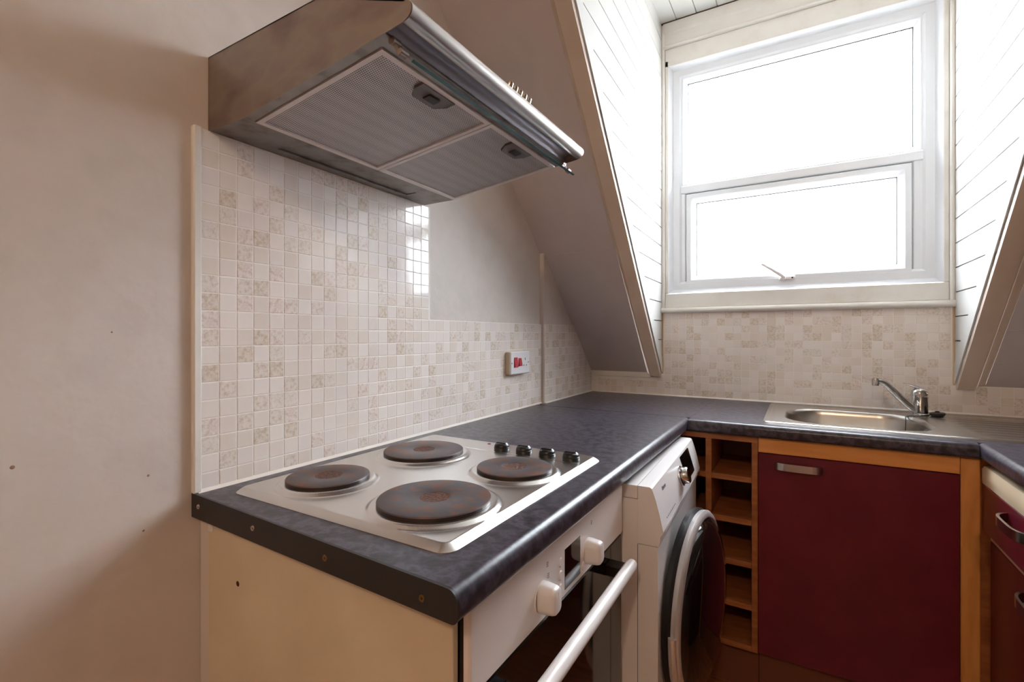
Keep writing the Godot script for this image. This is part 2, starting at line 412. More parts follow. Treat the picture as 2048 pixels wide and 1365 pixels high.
func room():
	# left wall: plaster slab, with the boxed-out length at the far end
	var b := MB.new()
	b.box(Vector3(-0.2, 0, -2.55), Vector3(-0.007, CEIL, 2.7))
	var w := struct("wall_left", b, M.plaster, "cream plastered wall with the mosaic splashback behind the hob", "wall")
	b = MB.new()
	b.box(Vector3(-0.02, 0, -2.5), Vector3(STEP - 0.006, CEIL, ZS), 0.002)
	obj("boxed_section", b, M.plaster, w)
	# the strip that ends the tiles, and the lines of sealant
	b = MB.new(); b.box(Vector3(-0.008, WT, -0.472), Vector3(0.004, 1.570, -0.458), 0.002)
	obj("edge_strip", b, M.oldpaint, w)
	b = MB.new()
	b.prism(PackedVector2Array([Vector2(0, 0), Vector2(0.006, 0), Vector2(0, 0.006)]), func(p): return Vector3(p.x - 0.0005, WT + p.y, -0.466), func(p): return Vector3(p.x - 0.0005, WT + p.y, ZS))
	b.prism(PackedVector2Array([Vector2(0, 0), Vector2(0.006, 0), Vector2(0, 0.006)]), func(p): return Vector3(p.x + STEP - 0.0005, WT + p.y, ZS), func(p): return Vector3(p.x + STEP - 0.0005, WT + p.y, ZW))
	obj("sealant", b, M.seal, w)
	# wall with the window
	b = MB.new()
	var z0 := ZW - 0.17; var z1 := ZW - 0.006
	b.box(Vector3(-0.2, 0, z0), Vector3(0.402, CEIL + 0.1, z1)); b.box(Vector3(1.416, 0, z0), Vector3(2.2, CEIL + 0.1, z1))
	b.box(Vector3(0.402, 0, z0), Vector3(1.416, 1.384, z1)); b.box(Vector3(0.402, 2.478, z0), Vector3(1.416, CEIL + 0.1, z1))
	struct("wall_window", b, M.plaster, "wall under and around the dormer window, tiled above the sink", "wall")
	b = MB.new(); b.box(Vector3(1.99, 0, -2.55), Vector3(2.15, CEIL, 2.7))
	struct("wall_right", b, M.farwall, "plain pale wall behind the drawer unit, outside the picture", "wall")
	b = MB.new(); b.box(Vector3(-0.2, 0, 2.6), Vector3(2.15, CEIL, 2.75))
	struct("wall_back", b, M.farwall, "plain pale wall behind the viewer, outside the picture", "wall")
	b = MB.new(); b.box(Vector3(-0.2, CEIL, -2.55), Vector3(2.15, CEIL + 0.12, 2.75))
	var c := struct("ceiling", b, M.oldpaint, "flat ceiling, boarded in white inside the dormer", "ceiling")
	var x := 0.36
	while x < 1.47:
		b = MB.new(); b.box(Vector3(x + 0.0012, CEIL - 0.008, ZW), Vector3(min(x + BOARD, 1.47) - 0.0012, CEIL + 0.002, -0.72), 0.0015)
		obj("board", b, M.board, c); x += BOARD
	# floor of planks that run along the window wall
	b = MB.new(); b.box(Vector3(-0.2, -0.1, -2.55), Vector3(2.15, -0.012, 2.75))
	var f := struct("floor", b, M.plinth, "reddish brown wooden plank floor", "floor")
	var rng := RandomNumberGenerator.new(); rng.seed = 5
	var zz := -2.37; var row := 0
	while zz < 2.5:
		var xx := -0.9 + 0.37 * (row % 3)
		while xx < 2.0:
			var a: float = max(xx, 0.0); var e: float = min(xx + 1.2, 1.99)
			if e - a > 0.02:
				b = MB.new(); b.box(Vector3(a + 0.0007, -0.012, zz + 0.0007), Vector3(e - 0.0007, 0, zz + 0.1893), 0.0015)
				obj("plank", b, M.floors[rng.randi() % 3], f)
			xx += 1.2
		zz += 0.19; row += 1
	# the roof slopes either side of the dormer
	for s in 2:
		var xa := -0.02 if s == 0 else 1.455
		var xb := 0.40 if s == 0 else 2.0
		b = MB.new()
		var poly := PackedVector2Array([Vector2(ZW - 0.02, 0.98), Vector2(ZW - 0.0, 1.0), Vector2(CEIL - 3.373, CEIL), Vector2(CEIL - 3.373 - 0.14, CEIL)])
		if s == 0:
			poly = PackedVector2Array([Vector2(ZW - 0.005, 0.999), Vector2(ZW, 1.0), Vector2(CEIL - 3.373, CEIL), Vector2(CEIL - 3.373 - 0.14, CEIL), Vector2(ZW - 0.005, 1.14)])
			b.prism(poly, func(p): return Vector3(xa, p.y, p.x), func(p): return Vector3(cheek_x(p.x) - 0.02, p.y, p.x), 5)
		else:
			b.prism(PackedVector2Array([Vector2(ZW - 0.005, 0.999), Vector2(ZW, 1.0), Vector2(CEIL - 3.373, CEIL), Vector2(CEIL - 3.373 - 0.14, CEIL), Vector2(ZW - 0.005, 1.14)]), func(p): return Vector3(xa, p.y, p.x), func(p): return Vector3(xb, p.y, p.x), 5)
		var o := struct("wall_slope_left" if s == 0 else "wall_slope_right", b, M.slope, "sloping plaster ceiling between the hob wall and the dormer" if s == 0 else "sloping plaster ceiling on the drawer unit's side of the dormer", "sloping ceiling")
		# board joints and the plaster fillet at its foot
		b = MB.new()
		var jy := 1.526 if s == 0 else 1.20
		for q in ([jy] if s == 0 else [jy, 1.09]):
			b.box(Vector3(xa + 0.02, -0.0008, -0.0012), Vector3(cheek_x(slope_z(jy)) - 0.05 if s == 0 else xb, 0.0008, 0.0012), 0.0, Transform3D(Basis(Vector3.RIGHT, deg_to_rad(-45.0)), Vector3(0, q, slope_z(q) + 0.0005)))
		obj("board_joint", b, M.slope, o)

func tile_mesh(w: float, h: float) -> ArrayMesh:   # faces +x, its back at x = 0
	var b := MB.new()
	var t := 0.0035; var c := 0.0011
	var o := [Vector2(-w / 2, -h / 2), Vector2(w / 2, -h / 2), Vector2(w / 2, h / 2), Vector2(-w / 2, h / 2)]
	var inn: Array = []
	for p in o: inn.append(Vector2(p.x - sign(p.x) * c, p.y - sign(p.y) * c))
	var to3 := func(p: Vector2, x: float): return Vector3(x, p.y, -p.x)
	var uv := func(p: Vector2): return Vector2(p.x / w + 0.5, 0.5 - p.y / h)
	var n := Vector3.RIGHT
	b.tri(to3.call(inn[0], t), to3.call(inn[1], t), to3.call(inn[2], t), n, n, n, uv.call(inn[0]), uv.call(inn[1]), uv.call(inn[2]))
	b.tri(to3.call(inn[0], t), to3.call(inn[2], t), to3.call(inn[3], t), n, n, n, uv.call(inn[0]), uv.call(inn[2]), uv.call(inn[3]))
	for i in 4:
		var j := (i + 1) % 4
		var m: Vector2 = ((o[i] + o[j]) as Vector2).normalized()
		var mo := Vector3(0, m.y, -m.x)
		var ne := (mo + n).normalized()
		b.tri(to3.call(inn[i], t), to3.call(inn[j], t), to3.call(o[j], t - c * 0.8), n, n, ne, uv.call(inn[i]), uv.call(inn[j]), uv.call(o[j]))
		b.tri(to3.call(inn[i], t), to3.call(o[j], t - c * 0.8), to3.call(o[i], t - c * 0.8), n, ne, ne, uv.call(inn[i]), uv.call(o[j]), uv.call(o[i]))
		b.quad(to3.call(o[i], t - c * 0.8), to3.call(o[j], t - c * 0.8), to3.call(o[j], 0), to3.call(o[i], 0), mo)
	return b.mesh()

func tiles():
	var rng := RandomNumberGenerator.new(); rng.seed = 77
	var tw := PITCH - 0.0017
	var mesh := tile_mesh(tw, tw)
	var pick := func() -> Material:
		return M.tiles[rng.randi() % 5] if rng.randf() < 0.62 else M.tiles[5 + rng.randi() % 8]
	# where every tile of the left wall goes: [x, y, z]
	var wall := get_node("wall_left")
	var left: Array = []
	var bed := MB.new()
	bed.box(Vector3(-0.0075, WT, -1.116), Vector3(-0.0008, 1.568, -0.470)); bed.box(Vector3(-0.0075, WT, ZS), Vector3(-0.0008, 1.232, -1.114))
	bed.box(Vector3(STEP - 0.007, WT, ZW), Vector3(STEP - 0.0008, 1.232, ZS - 0.001))
	obj("grout_bed", bed, M.grout, wall)
	for i in 41:
		var z := -0.471 - PITCH * (i + 0.5)
		for j in 20:
			var y := WT + PITCH * (j + 0.5)
			if j >= 10 and i >= 19: continue
			left.append([Vector3(-0.0035, y, z), 0])
	for i in 16:
		var z := ZS - 0.004 - PITCH * (i + 0.5)
		for j in 10:
			var y := WT + PITCH * (j + 0.5)
			if y - 0.012 > z + 3.373: continue
			left.append([Vector3(STEP - 0.0035, y, z), 0])
	var hold := func(list: Array, keep: int, parent: Node, basis: Basis, what: String):
		var rest := {}
		for k in list.size():
			var m: Material = pick.call()
			var tilt := Basis(Vector3.UP, rng.randf_range(-0.006, 0.006)) * Basis(Vector3.BACK, rng.randf_range(-0.006, 0.006))
			var spin := Basis(Vector3.RIGHT, PI / 2 * (rng.randi() % 4))
			var xf := Transform3D(basis * tilt * spin, list[k][0])
			if k < keep:
				var o := put("tile", mesh, m, parent); o.transform = xf
			else:
				if not rest.has(m): rest[m] = []
				rest[m].append(xf)
		# what is past the limit: one part, one surface for each glaze
		if rest.is_empty(): return
		var am := ArrayMesh.new()
		for m in rest:
			var st := SurfaceTool.new()
			for xf in rest[m]: st.append_from(mesh, 0, xf)
			st.commit(am)
			am.surface_set_material(am.get_surface_count() - 1, m)
		var o := put(what, am, null, parent); o.set_meta("kind", "stuff")
	hold.call(left, 300, wall, Basis.IDENTITY, "mosaic_tiles")
	# window wall: under the sill, and along the foot of both slopes
	var ww := get_node("wall_window")
	var list: Array = []
	bed = MB.new()
	bed.box(Vector3(0.0, WT, ZW - 0.007), Vector3(2.0, 1.001, ZW - 0.0008)); bed.box(Vector3(0.385, 1.0, ZW - 0.007), Vector3(1.436, 1.297, ZW - 0.0008))
	obj("grout_bed", bed, M.grout, ww)
	for j in 12:
		for i in 58:
			var x := 0.02 + PITCH * (i + 0.5); var y := WT + 0.002 + PITCH * (j + 0.5) * 0.985
			if x > 1.97 or (x > 1.70 and j > 3): continue
			var under := x > 0.378 + 0.012 and x < 1.442 - 0.012
			if not under and (y > 0.99 or (x < 0.36 and j > 1)): continue
			list.append([Vector3(x, y, ZW - 0.0035), 0])
	var rank := func(q: Vector3) -> float: return q.x if q.x < 1.66 else -q.x   # the ones outside the picture come last
	list.sort_custom(func(a, b): return rank.call(a[0]) > rank.call(b[0]))
	hold.call(list, 300, ww, Basis(Vector3.UP, -PI / 2), "mosaic_tiles")
	bed = MB.new()
	bed.prism(PackedVector2Array([Vector2(0, 0), Vector2(0.006, 0), Vector2(0, 0.006)]), func(p): return Vector3(STEP, WT + p.y, ZW + p.x - 0.0005), func(p): return Vector3(1.99, WT + p.y, ZW + p.x - 0.0005))
	bed.box(Vector3(STEP, WT, ZW - 0.001), Vector3(STEP + 0.004, 1.0, ZW + 0.003), 0.001)
	bed.box(Vector3(STEP, 0.978, ZW - 0.004), Vector3(0.33, 1.012, ZW + 0.004), 0.002)
	obj("sealant", bed, M.seal, ww)
	bed = MB.new()
	for x in [0.379, 1.436]: bed.box(Vector3(x, 1.0, ZW - 0.004), Vector3(x + 0.007, 1.291, ZW + 0.004), 0.002)
	obj("stained_sealant", bed, mat(rgb(206, 172, 130), 0.5), ww)
	for p in [[-0.20, 1.432, 0.003], [-0.205, 1.314, 0.0025], [-0.225, 0.998, 0.003], [-0.391, 0.945, 0.0022], [-0.384, 0.853, 0.002], [-0.34, 1.19, 0.0015]]:
		bed = MB.new()
		bed.lathe(PackedVector2Array([Vector2(0, 0.0006), Vector2(p[2] * 0.8, 0.0005), Vector2(p[2], 0)]), turn_to(Vector3.RIGHT, Vector3(-0.0071, p[1], p[0])), 9)
		obj("plaster_chip", bed, mat(rgb(150, 128, 112), 0.9), wall)

func dormer():
	# the boarded cheeks, a thing each, with boards that end at the slope
	for s in 2:
		var fx := func(z: float) -> float: return cheek_x(z) if s == 0 else 1.442
		var out := -1.0 if s == 0 else 1.0
		var b := MB.new()
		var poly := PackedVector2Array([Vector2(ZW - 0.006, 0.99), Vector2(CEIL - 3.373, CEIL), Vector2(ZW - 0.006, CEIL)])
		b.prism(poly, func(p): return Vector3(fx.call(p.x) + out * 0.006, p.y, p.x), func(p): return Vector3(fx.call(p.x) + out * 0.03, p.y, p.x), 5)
		var c := struct("wall_dormer_left" if s == 0 else "wall_dormer_right", b, M.groove_shade, "white boarded dormer cheek beside the hob wall's slope" if s == 0 else "white boarded dormer cheek over the sink's drainer", "dormer wall")
		var y0 := 2.241 - 15 * BOARD
		for k in 21:
			var ya: float = max(y0 + k * BOARD, 1.0); var yb: float = min(y0 + (k + 1) * BOARD, CEIL)
			if yb - ya < 0.01: continue
			ya += 0.0022; yb -= 0.0022
			var za := slope_z(ya); var zb := slope_z(yb)
			b = MB.new()
			var q := PackedVector2Array([Vector2(ZW, ya), Vector2(za, ya), Vector2(zb, yb), Vector2(ZW, yb)])
			b.prism(q, func(p): return Vector3(fx.call(p.x), p.y, p.x), func(p): return Vector3(fx.call(p.x) + out * 0.008, p.y, p.x), 5)
			obj("board", b, M.board, c)
		# facing along the sloping edge of the cheek
		b = MB.new()
		var wd := 0.055
		var e := PackedVector2Array([Vector2(slope_z(1.0), 1.0), Vector2(slope_z(CEIL), CEIL), Vector2(slope_z(CEIL) - wd * 1.414, CEIL), Vector2(slope_z(1.0) - 0.0005, 1.0 + wd * 1.414)])
		b.prism(e, func(p): return Vector3(fx.call(p.x) - out * 0.0025, p.y, p.x), func(p): return Vector3(fx.call(p.x) + out * 0.004, p.y, p.x), 5)
		obj("edge_facing", b, M.board, c)
	# moulded trims on the slope, either side
	for s in 2:
		var b := MB.new()
		# section: across (x from the cheek) and proud of the slope
		var sec := PackedVector2Array([Vector2(0, 0), Vector2(0, 0.022)])
		if s == 0: sec.append_array(PackedVector2Array([Vector2(0.048, 0.022), Vector2(0.066, 0.004), Vector2(0.066, 0)]))
		else: sec.append_array(PackedVector2Array([Vector2(0.046, 0.022), Vector2(0.052, 0.018), Vector2(0.056, 0.010), Vector2(0.074, 0.006), Vector2(0.080, 0.0)]))
		var at := func(p: Vector2, y: float) -> Vector3:
			var z := slope_z(y)
			var o := Vector3(0, -0.7071, 0.7071) * p.y
			return Vector3(cheek_x(z) - 0.003 - p.x, y, z) + o if s == 0 else Vector3(1.445 + p.x * (1.0 + 0.12 * (y - 1.0)), y, z) + o
		var foot := func(p: Vector2) -> Vector3:   # cut level at the foot
			return at.call(p, 0.985 + 0.7071 * p.y + (0.022 * smoothstep(0.040, 0.066, p.x)))
		b.prism(sec, foot, func(p): return at.call(p, CEIL), 40)
		struct("trim_1" if s == 0 else "trim_2", b, M.trimwood, "painted wooden trim down the dormer edge on the hob side" if s == 0 else "painted wooden trim down the dormer edge above the drainer", "trim")

func ring_frame(lo: Vector2, hi: Vector2, prof: Array, b: MB):
	# prof: [inset, z] pairs from outside in; mitred frame of flat facets
	for i in prof.size() - 1:
		var a: Array = prof[i]; var c: Array = prof[i + 1]
		var A := [Vector3(lo.x + a[0], lo.y + a[0], a[1]), Vector3(hi.x - a[0], lo.y + a[0], a[1]), Vector3(hi.x - a[0], hi.y - a[0], a[1]), Vector3(lo.x + a[0], hi.y - a[0], a[1])]
		var C := [Vector3(lo.x + c[0], lo.y + c[0], c[1]), Vector3(hi.x - c[0], lo.y + c[0], c[1]), Vector3(hi.x - c[0], hi.y - c[0], c[1]), Vector3(lo.x + c[0], hi.y - c[0], c[1])]
		for k in 4:
			var j := (k + 1) % 4
			var g: Vector3 = (A[j] - A[k]).cross(C[k] - A[k])
			if g.length() < 1e-9: continue
			g = g.normalized()
			var mid: Vector3 = (A[k] + A[j] + C[k] + C[j]) / 4
			var inner := Vector3((lo.x + hi.x) / 2, (lo.y + hi.y) / 2, mid.z) - mid
			var want := Vector3(0, 0, 1.0) + inner.normalized() * 0.5 * (1.0 if c[1] <= a[1] else -1.0)
			if g.dot(want) < 0: g = -g
			b.quad(A[k], A[j], C[j], C[k], g)

func window():
	# timber surround: head boards, jambs and the board over the sill
	var b := MB.new()
	var z := ZW
	b.box(Vector3(0.392, 1.316, z - 0.03), Vector3(1.428, 1.384, z + 0.002), 0.003)      # under the window
	b.box(Vector3(0.392, 1.384, z - 0.03), Vector3(0.409, 2.5, z + 0.002), 0.003)
	b.box(Vector3(1.409, 1.384, z - 0.03), Vector3(1.428, 2.5, z + 0.002), 0.003)
	b.box(Vector3(0.392, 2.470, z - 0.03), Vector3(1.428, 2.556, z + 0.002), 0.003)
	var head := b
	var o := struct("trim_3", head, M.oldpaint, "white painted timber surround of the dormer window", "window surround")
	# moulded head board with its small ovolo, and the corner beads
	b = MB.new()
	var sec := PackedVector2Array([Vector2(z - 0.01, 2.556), Vector2(z + 0.012, 2.556)])
	sec.append_array(arc(Vector2(z + 0.012, 2.563), 0.007, -90, 90, 6))
	sec.append_array(PackedVector2Array([Vector2(z + 0.006, 2.575), Vector2(z + 0.006, 2.622), Vector2(z + 0.012, 2.632), Vector2(z + 0.012, 2.648), Vector2(z + 0.02, 2.668), Vector2(z + 0.02, CEIL - 0.009), Vector2(z - 0.01, CEIL - 0.009)]))
	b.prism(sec, func(p): return Vector3(0.388, p.y, p.x), func(p): return Vector3(1.432, p.y, p.x), 30)
	obj("head_moulding", b, M.oldpaint, o)
	for s in 2:
		b = MB.new()
		var x := 0.384 if s == 0 else 1.436
		b.tube([Vector3(x, 1.30, z + 0.004), Vector3(x, 2.0, z + 0.004), Vector3(x, CEIL - 0.01, z + 0.004)], 0.009, 10)
		obj("corner_bead", b, M.oldpaint, o)
	b = MB.new()   # dirty open joint under the dormer ceiling
	b.box(Vector3(0.38, CEIL - 0.012, z + 0.002), Vector3(1.0, CEIL - 0.006, z + 0.023), 0.0)
	obj("dirty_joint", b, M.mould, o)
	b = MB.new()   # sealant bevel between timber and frame
	ring_frame(Vector2(0.408, 1.384), Vector2(1.410, 2.471), [[0.0, z + 0.001], [0.019, z - 0.024]], b)
	obj("sealant_bevel", b, M.pvc, o)
	# rounded bead under the window, over the tiles
	b = MB.new()
	var bp := PackedVector2Array([Vector2(z - 0.01, 1.290), Vector2(z + 0.008, 1.290)])
	bp.append_array(arc(Vector2(z + 0.010, 1.303), 0.013, -80, 80, 8)); bp.append(Vector2(z - 0.01, 1.317))
	b.prism(bp, func(p): return Vector3(0.366, p.y, p.x), func(p): return Vector3(1.446, p.y, p.x), 30)
	struct("trim_4", b, M.oldpaint, "rounded white sill bead under the window above the tiles", "sill")
	# the window itself
	b = MB.new()
	var zf := z - 0.024
	# outer frame with the transom: two openings
	ring_frame(Vector2(0.425, 1.402), Vector2(1.393, 2.454), [[0.0, zf], [0.030, zf], [0.040, zf - 0.006]], b)
	var T0 := 1.858; var T1 := 1.921
	var fr := struct("window_1", b, M.pvc, "white plastic dormer window, fixed pane over an opening casement", "window")
	# upper light: glazing bead and pane ; transom ; lower opening
	var hi := MB.new()
	ring_frame(Vector2(0.465, T1 - 0.022), Vector2(1.353, 2.414), [[0.0, zf - 0.006], [0.004, zf - 0.006], [0.022, zf - 0.026], [0.022, zf - 0.04]], hi)
	obj("glazing_bead", hi, M.pvc, fr)
	b = MB.new()
	b.prism(PackedVector2Array([Vector2(zf - 0.012, 1.860), Vector2(zf - 0.002, 1.860), Vector2(zf, 1.864), Vector2(zf, 1.893), Vector2(zf - 0.006, 1.900), Vector2(zf - 0.05, 1.900), Vector2(zf - 0.05, 1.860)]), func(p): return Vector3(0.462, p.y, p.x), func(p): return Vector3(1.356, p.y, p.x), 10)
	obj("transom", b, M.pvc, fr)
	b = MB.new(); b.box(Vector3(0.47, T1 - 0.01, zf - 0.040), Vector3(1.345, 2.405, zf - 0.034))
	obj("pane", b, M.glass, fr)
	b = MB.new(); ring_frame(Vector2(0.4865, T1 - 0.0005), Vector2(1.3315, 2.3925), [[0.0, zf - 0.028], [0.004, zf - 0.033]], b)
	obj("gasket", b, M.gasket, fr)
	b = MB.new()
	ring_frame(Vector2(0.460, 1.400), Vector2(1.3475, 1.8815), [[0.0, zf - 0.006], [0.018, zf - 0.006], [0.022, zf - 0.010], [0.022, zf - 0.031], [0.046, zf - 0.032]], b)
	b.box(Vector3(1.3465, 1.395, zf - 0.03), Vector3(1.360, 1.862, zf - 0.0055))
	obj("casement_rebate", b, M.pvc, fr)
	b = MB.new(); ring_frame(Vector2(0.4815, 1.4215), Vector2(1.3265, 1.8585), [[0.0, zf - 0.0145], [0.006, zf - 0.0145]], b)
	obj("gasket", b, M.gasket, fr)
	# casement with its bead and pane
	b = MB.new()
	ring_frame(Vector2(0.485, 1.425), Vector2(1.323, 1.855), [[0.0, zf - 0.03], [0.0, zf - 0.004], [0.003, zf - 0.001], [0.020, zf - 0.001], [0.024, zf - 0.004], [0.042, zf - 0.026], [0.042, zf - 0.04]], b)
	var cs := obj("casement", b, M.pvc, fr)
	b = MB.new(); b.box(Vector3(0.515, 1.455, zf - 0.040), Vector3(1.293, 1.825, zf - 0.034))
	obj("pane", b, M.glass, cs)
	b = MB.new(); ring_frame(Vector2(0.5265, 1.4665), Vector2(1.2815, 1.8135), [[0.0, zf - 0.028], [0.004, zf - 0.033]], b)
	obj("gasket", b, M.gasket, cs)
	# cockspur handle: plate, boss and lever
	b = MB.new()
	b.box(Vector3(0.872, 1.424, zf - 0.004), Vector3(0.934, 1.441, zf + 0.008), 0.004)
	b.lathe(PackedVector2Array([Vector2(0, 0.016), Vector2(0.008, 0.016), Vector2(0.010, 0.012), Vector2(0.010, 0)]), turn_to(Vector3(0, 0, 1), Vector3(0.888, 1.434, zf + 0.004)), 16)
	b.tube([Vector3(0.889, 1.436, zf + 0.016), Vector3(0.882, 1.444, zf + 0.022), Vector3(0.845, 1.470, zf + 0.028), Vector3(0.806, 1.497, zf + 0.030)], [0.007, 0.0075, 0.006, 0.0055], 12)
	obj("handle", b, M.white, cs)
	b = MB.new()
	for p in [Vector3(0.922, 1.4325, zf + 0.0072), Vector3(0.881, 1.4315, zf + 0.0072)]:
		b.lathe(PackedVector2Array([Vector2(0, 0.0012), Vector2(0.0035, 0.001), Vector2(0.0038, 0)]), turn_to(Vector3(0, 0, 1), p), 12)
	obj("screw", b, M.gasket, cs)

func wt_profile(front: float, dir: float) -> PackedVector2Array:
	# (distance, height) of a post-formed front edge; front is its outermost line, dir which way is out
	var p := PackedVector2Array()
	p.append_array(arc(Vector2(front - dir * 0.016, WT - 0.016), 0.016, 90 if dir > 0 else 90, 0 if dir > 0 else 180, 8))
	p.append_array(arc(Vector2(front - dir * 0.010, 0.865), 0.010, 0 if dir > 0 else 180, -90 if dir > 0 else 270, 5))
	return p

func worktops():
	# along the left wall
	var b := MB.new()
	var pr := PackedVector2Array([Vector2(0.0, 0.855), Vector2(0.0, WT)])
	pr.append_array(wt_profile(0.618, 1.0))
	b.prism(pr, func(p): return Vector3(p.x, p.y, -0.463 + 0.022 * p.x / 0.618), func(p): return Vector3(p.x, p.y, -1.779), 30)
	var w := thing("worktop", "dark slate effect worktop along the left wall, with the hob on it", "worktop")
	var slab := obj("slab", b, M.worktop, w)
	slab.name = "slab"
	b = MB.new()
	var es := PackedVector2Array([Vector2(-0.006, 0.853), Vector2(-0.006, WT + 0.001)])
	es.append_array(wt_profile(0.6185, 1.0))
	b.prism(es, func(p): return Vector3(p.x, p.y, -0.4585 + 0.022 * p.x / 0.618), func(p): return Vector3(p.x, p.y, -0.4625 + 0.022 * p.x / 0.618), 30)
	var strip := obj("end_strip", b, M.strip, w)
	for q in [[0.020, 0.876], [0.198, 0.876], [0.381, 0.874], [0.564, 0.872]]:
		b = MB.new()
		b.lathe(PackedVector2Array([Vector2(0, -0.0005), Vector2(0.0016, -0.0004), Vector2(0.002, 0.001), Vector2(0.004, 0.0012), Vector2(0.0046, 0.0)]), turn_to(Vector3(0, 0, 1), Vector3(q[0], q[1], -0.4585 + 0.022 * q[0] / 0.618)), 14)
		obj("screw", b, M.satin if q[0] < 0.3 else M.brass, strip)
	# under the window, with the hole for the bowl
	w = thing("worktop", "dark slate effect worktop under the window, with the sink in it", "worktop")
	b = MB.new()
	var zf := -1.735
	var fp := PackedVector2Array([Vector2(-1.842, 0.855), Vector2(-1.842, WT)])
	fp.append_array(wt_profile(zf, 1.0))
	b.prism(fp, func(p): return Vector3(0.6185, p.y, p.x), func(p): return Vector3(1.3595, p.y, p.x), 30)
	b.box(Vector3(STEP, 0.855, ZW), Vector3(0.619, WT, -1.782), 0.001)
	b.box(Vector3(0.619, 0.855, ZW), Vector3(0.897, WT, -1.842)); b.box(Vector3(1.319, 0.855, ZW), Vector3(1.99, WT, -1.842))
	b.box(Vector3(0.897, 0.855, ZW), Vector3(1.319, WT, -2.222)); b.box(Vector3(1.3595, 0.855, -1.842), Vector3(1.99, WT, -1.764))
	obj("slab", b, M.worktop, w)
	b = MB.new(); b.box(Vector3(0.002, 0.858, -1.7818), Vector3(0.604, WT + 0.0004, -1.7792))
	obj("joint", b, M.wtjoint, w)
	# above the drawers
	w = thing("worktop", "dark slate effect worktop above the drawer unit beside the drainer", "worktop")
	b = MB.new()
	var rp := PackedVector2Array([Vector2(1.99, 0.855), Vector2(1.99, WT)])
	rp.append_array(wt_profile(1.360, -1.0))
	b.prism(rp, func(p): return Vector3(p.x, p.y, -1.7635), func(p): return Vector3(p.x, p.y, -0.6), 30)
	obj("slab", b, M.worktop, w)

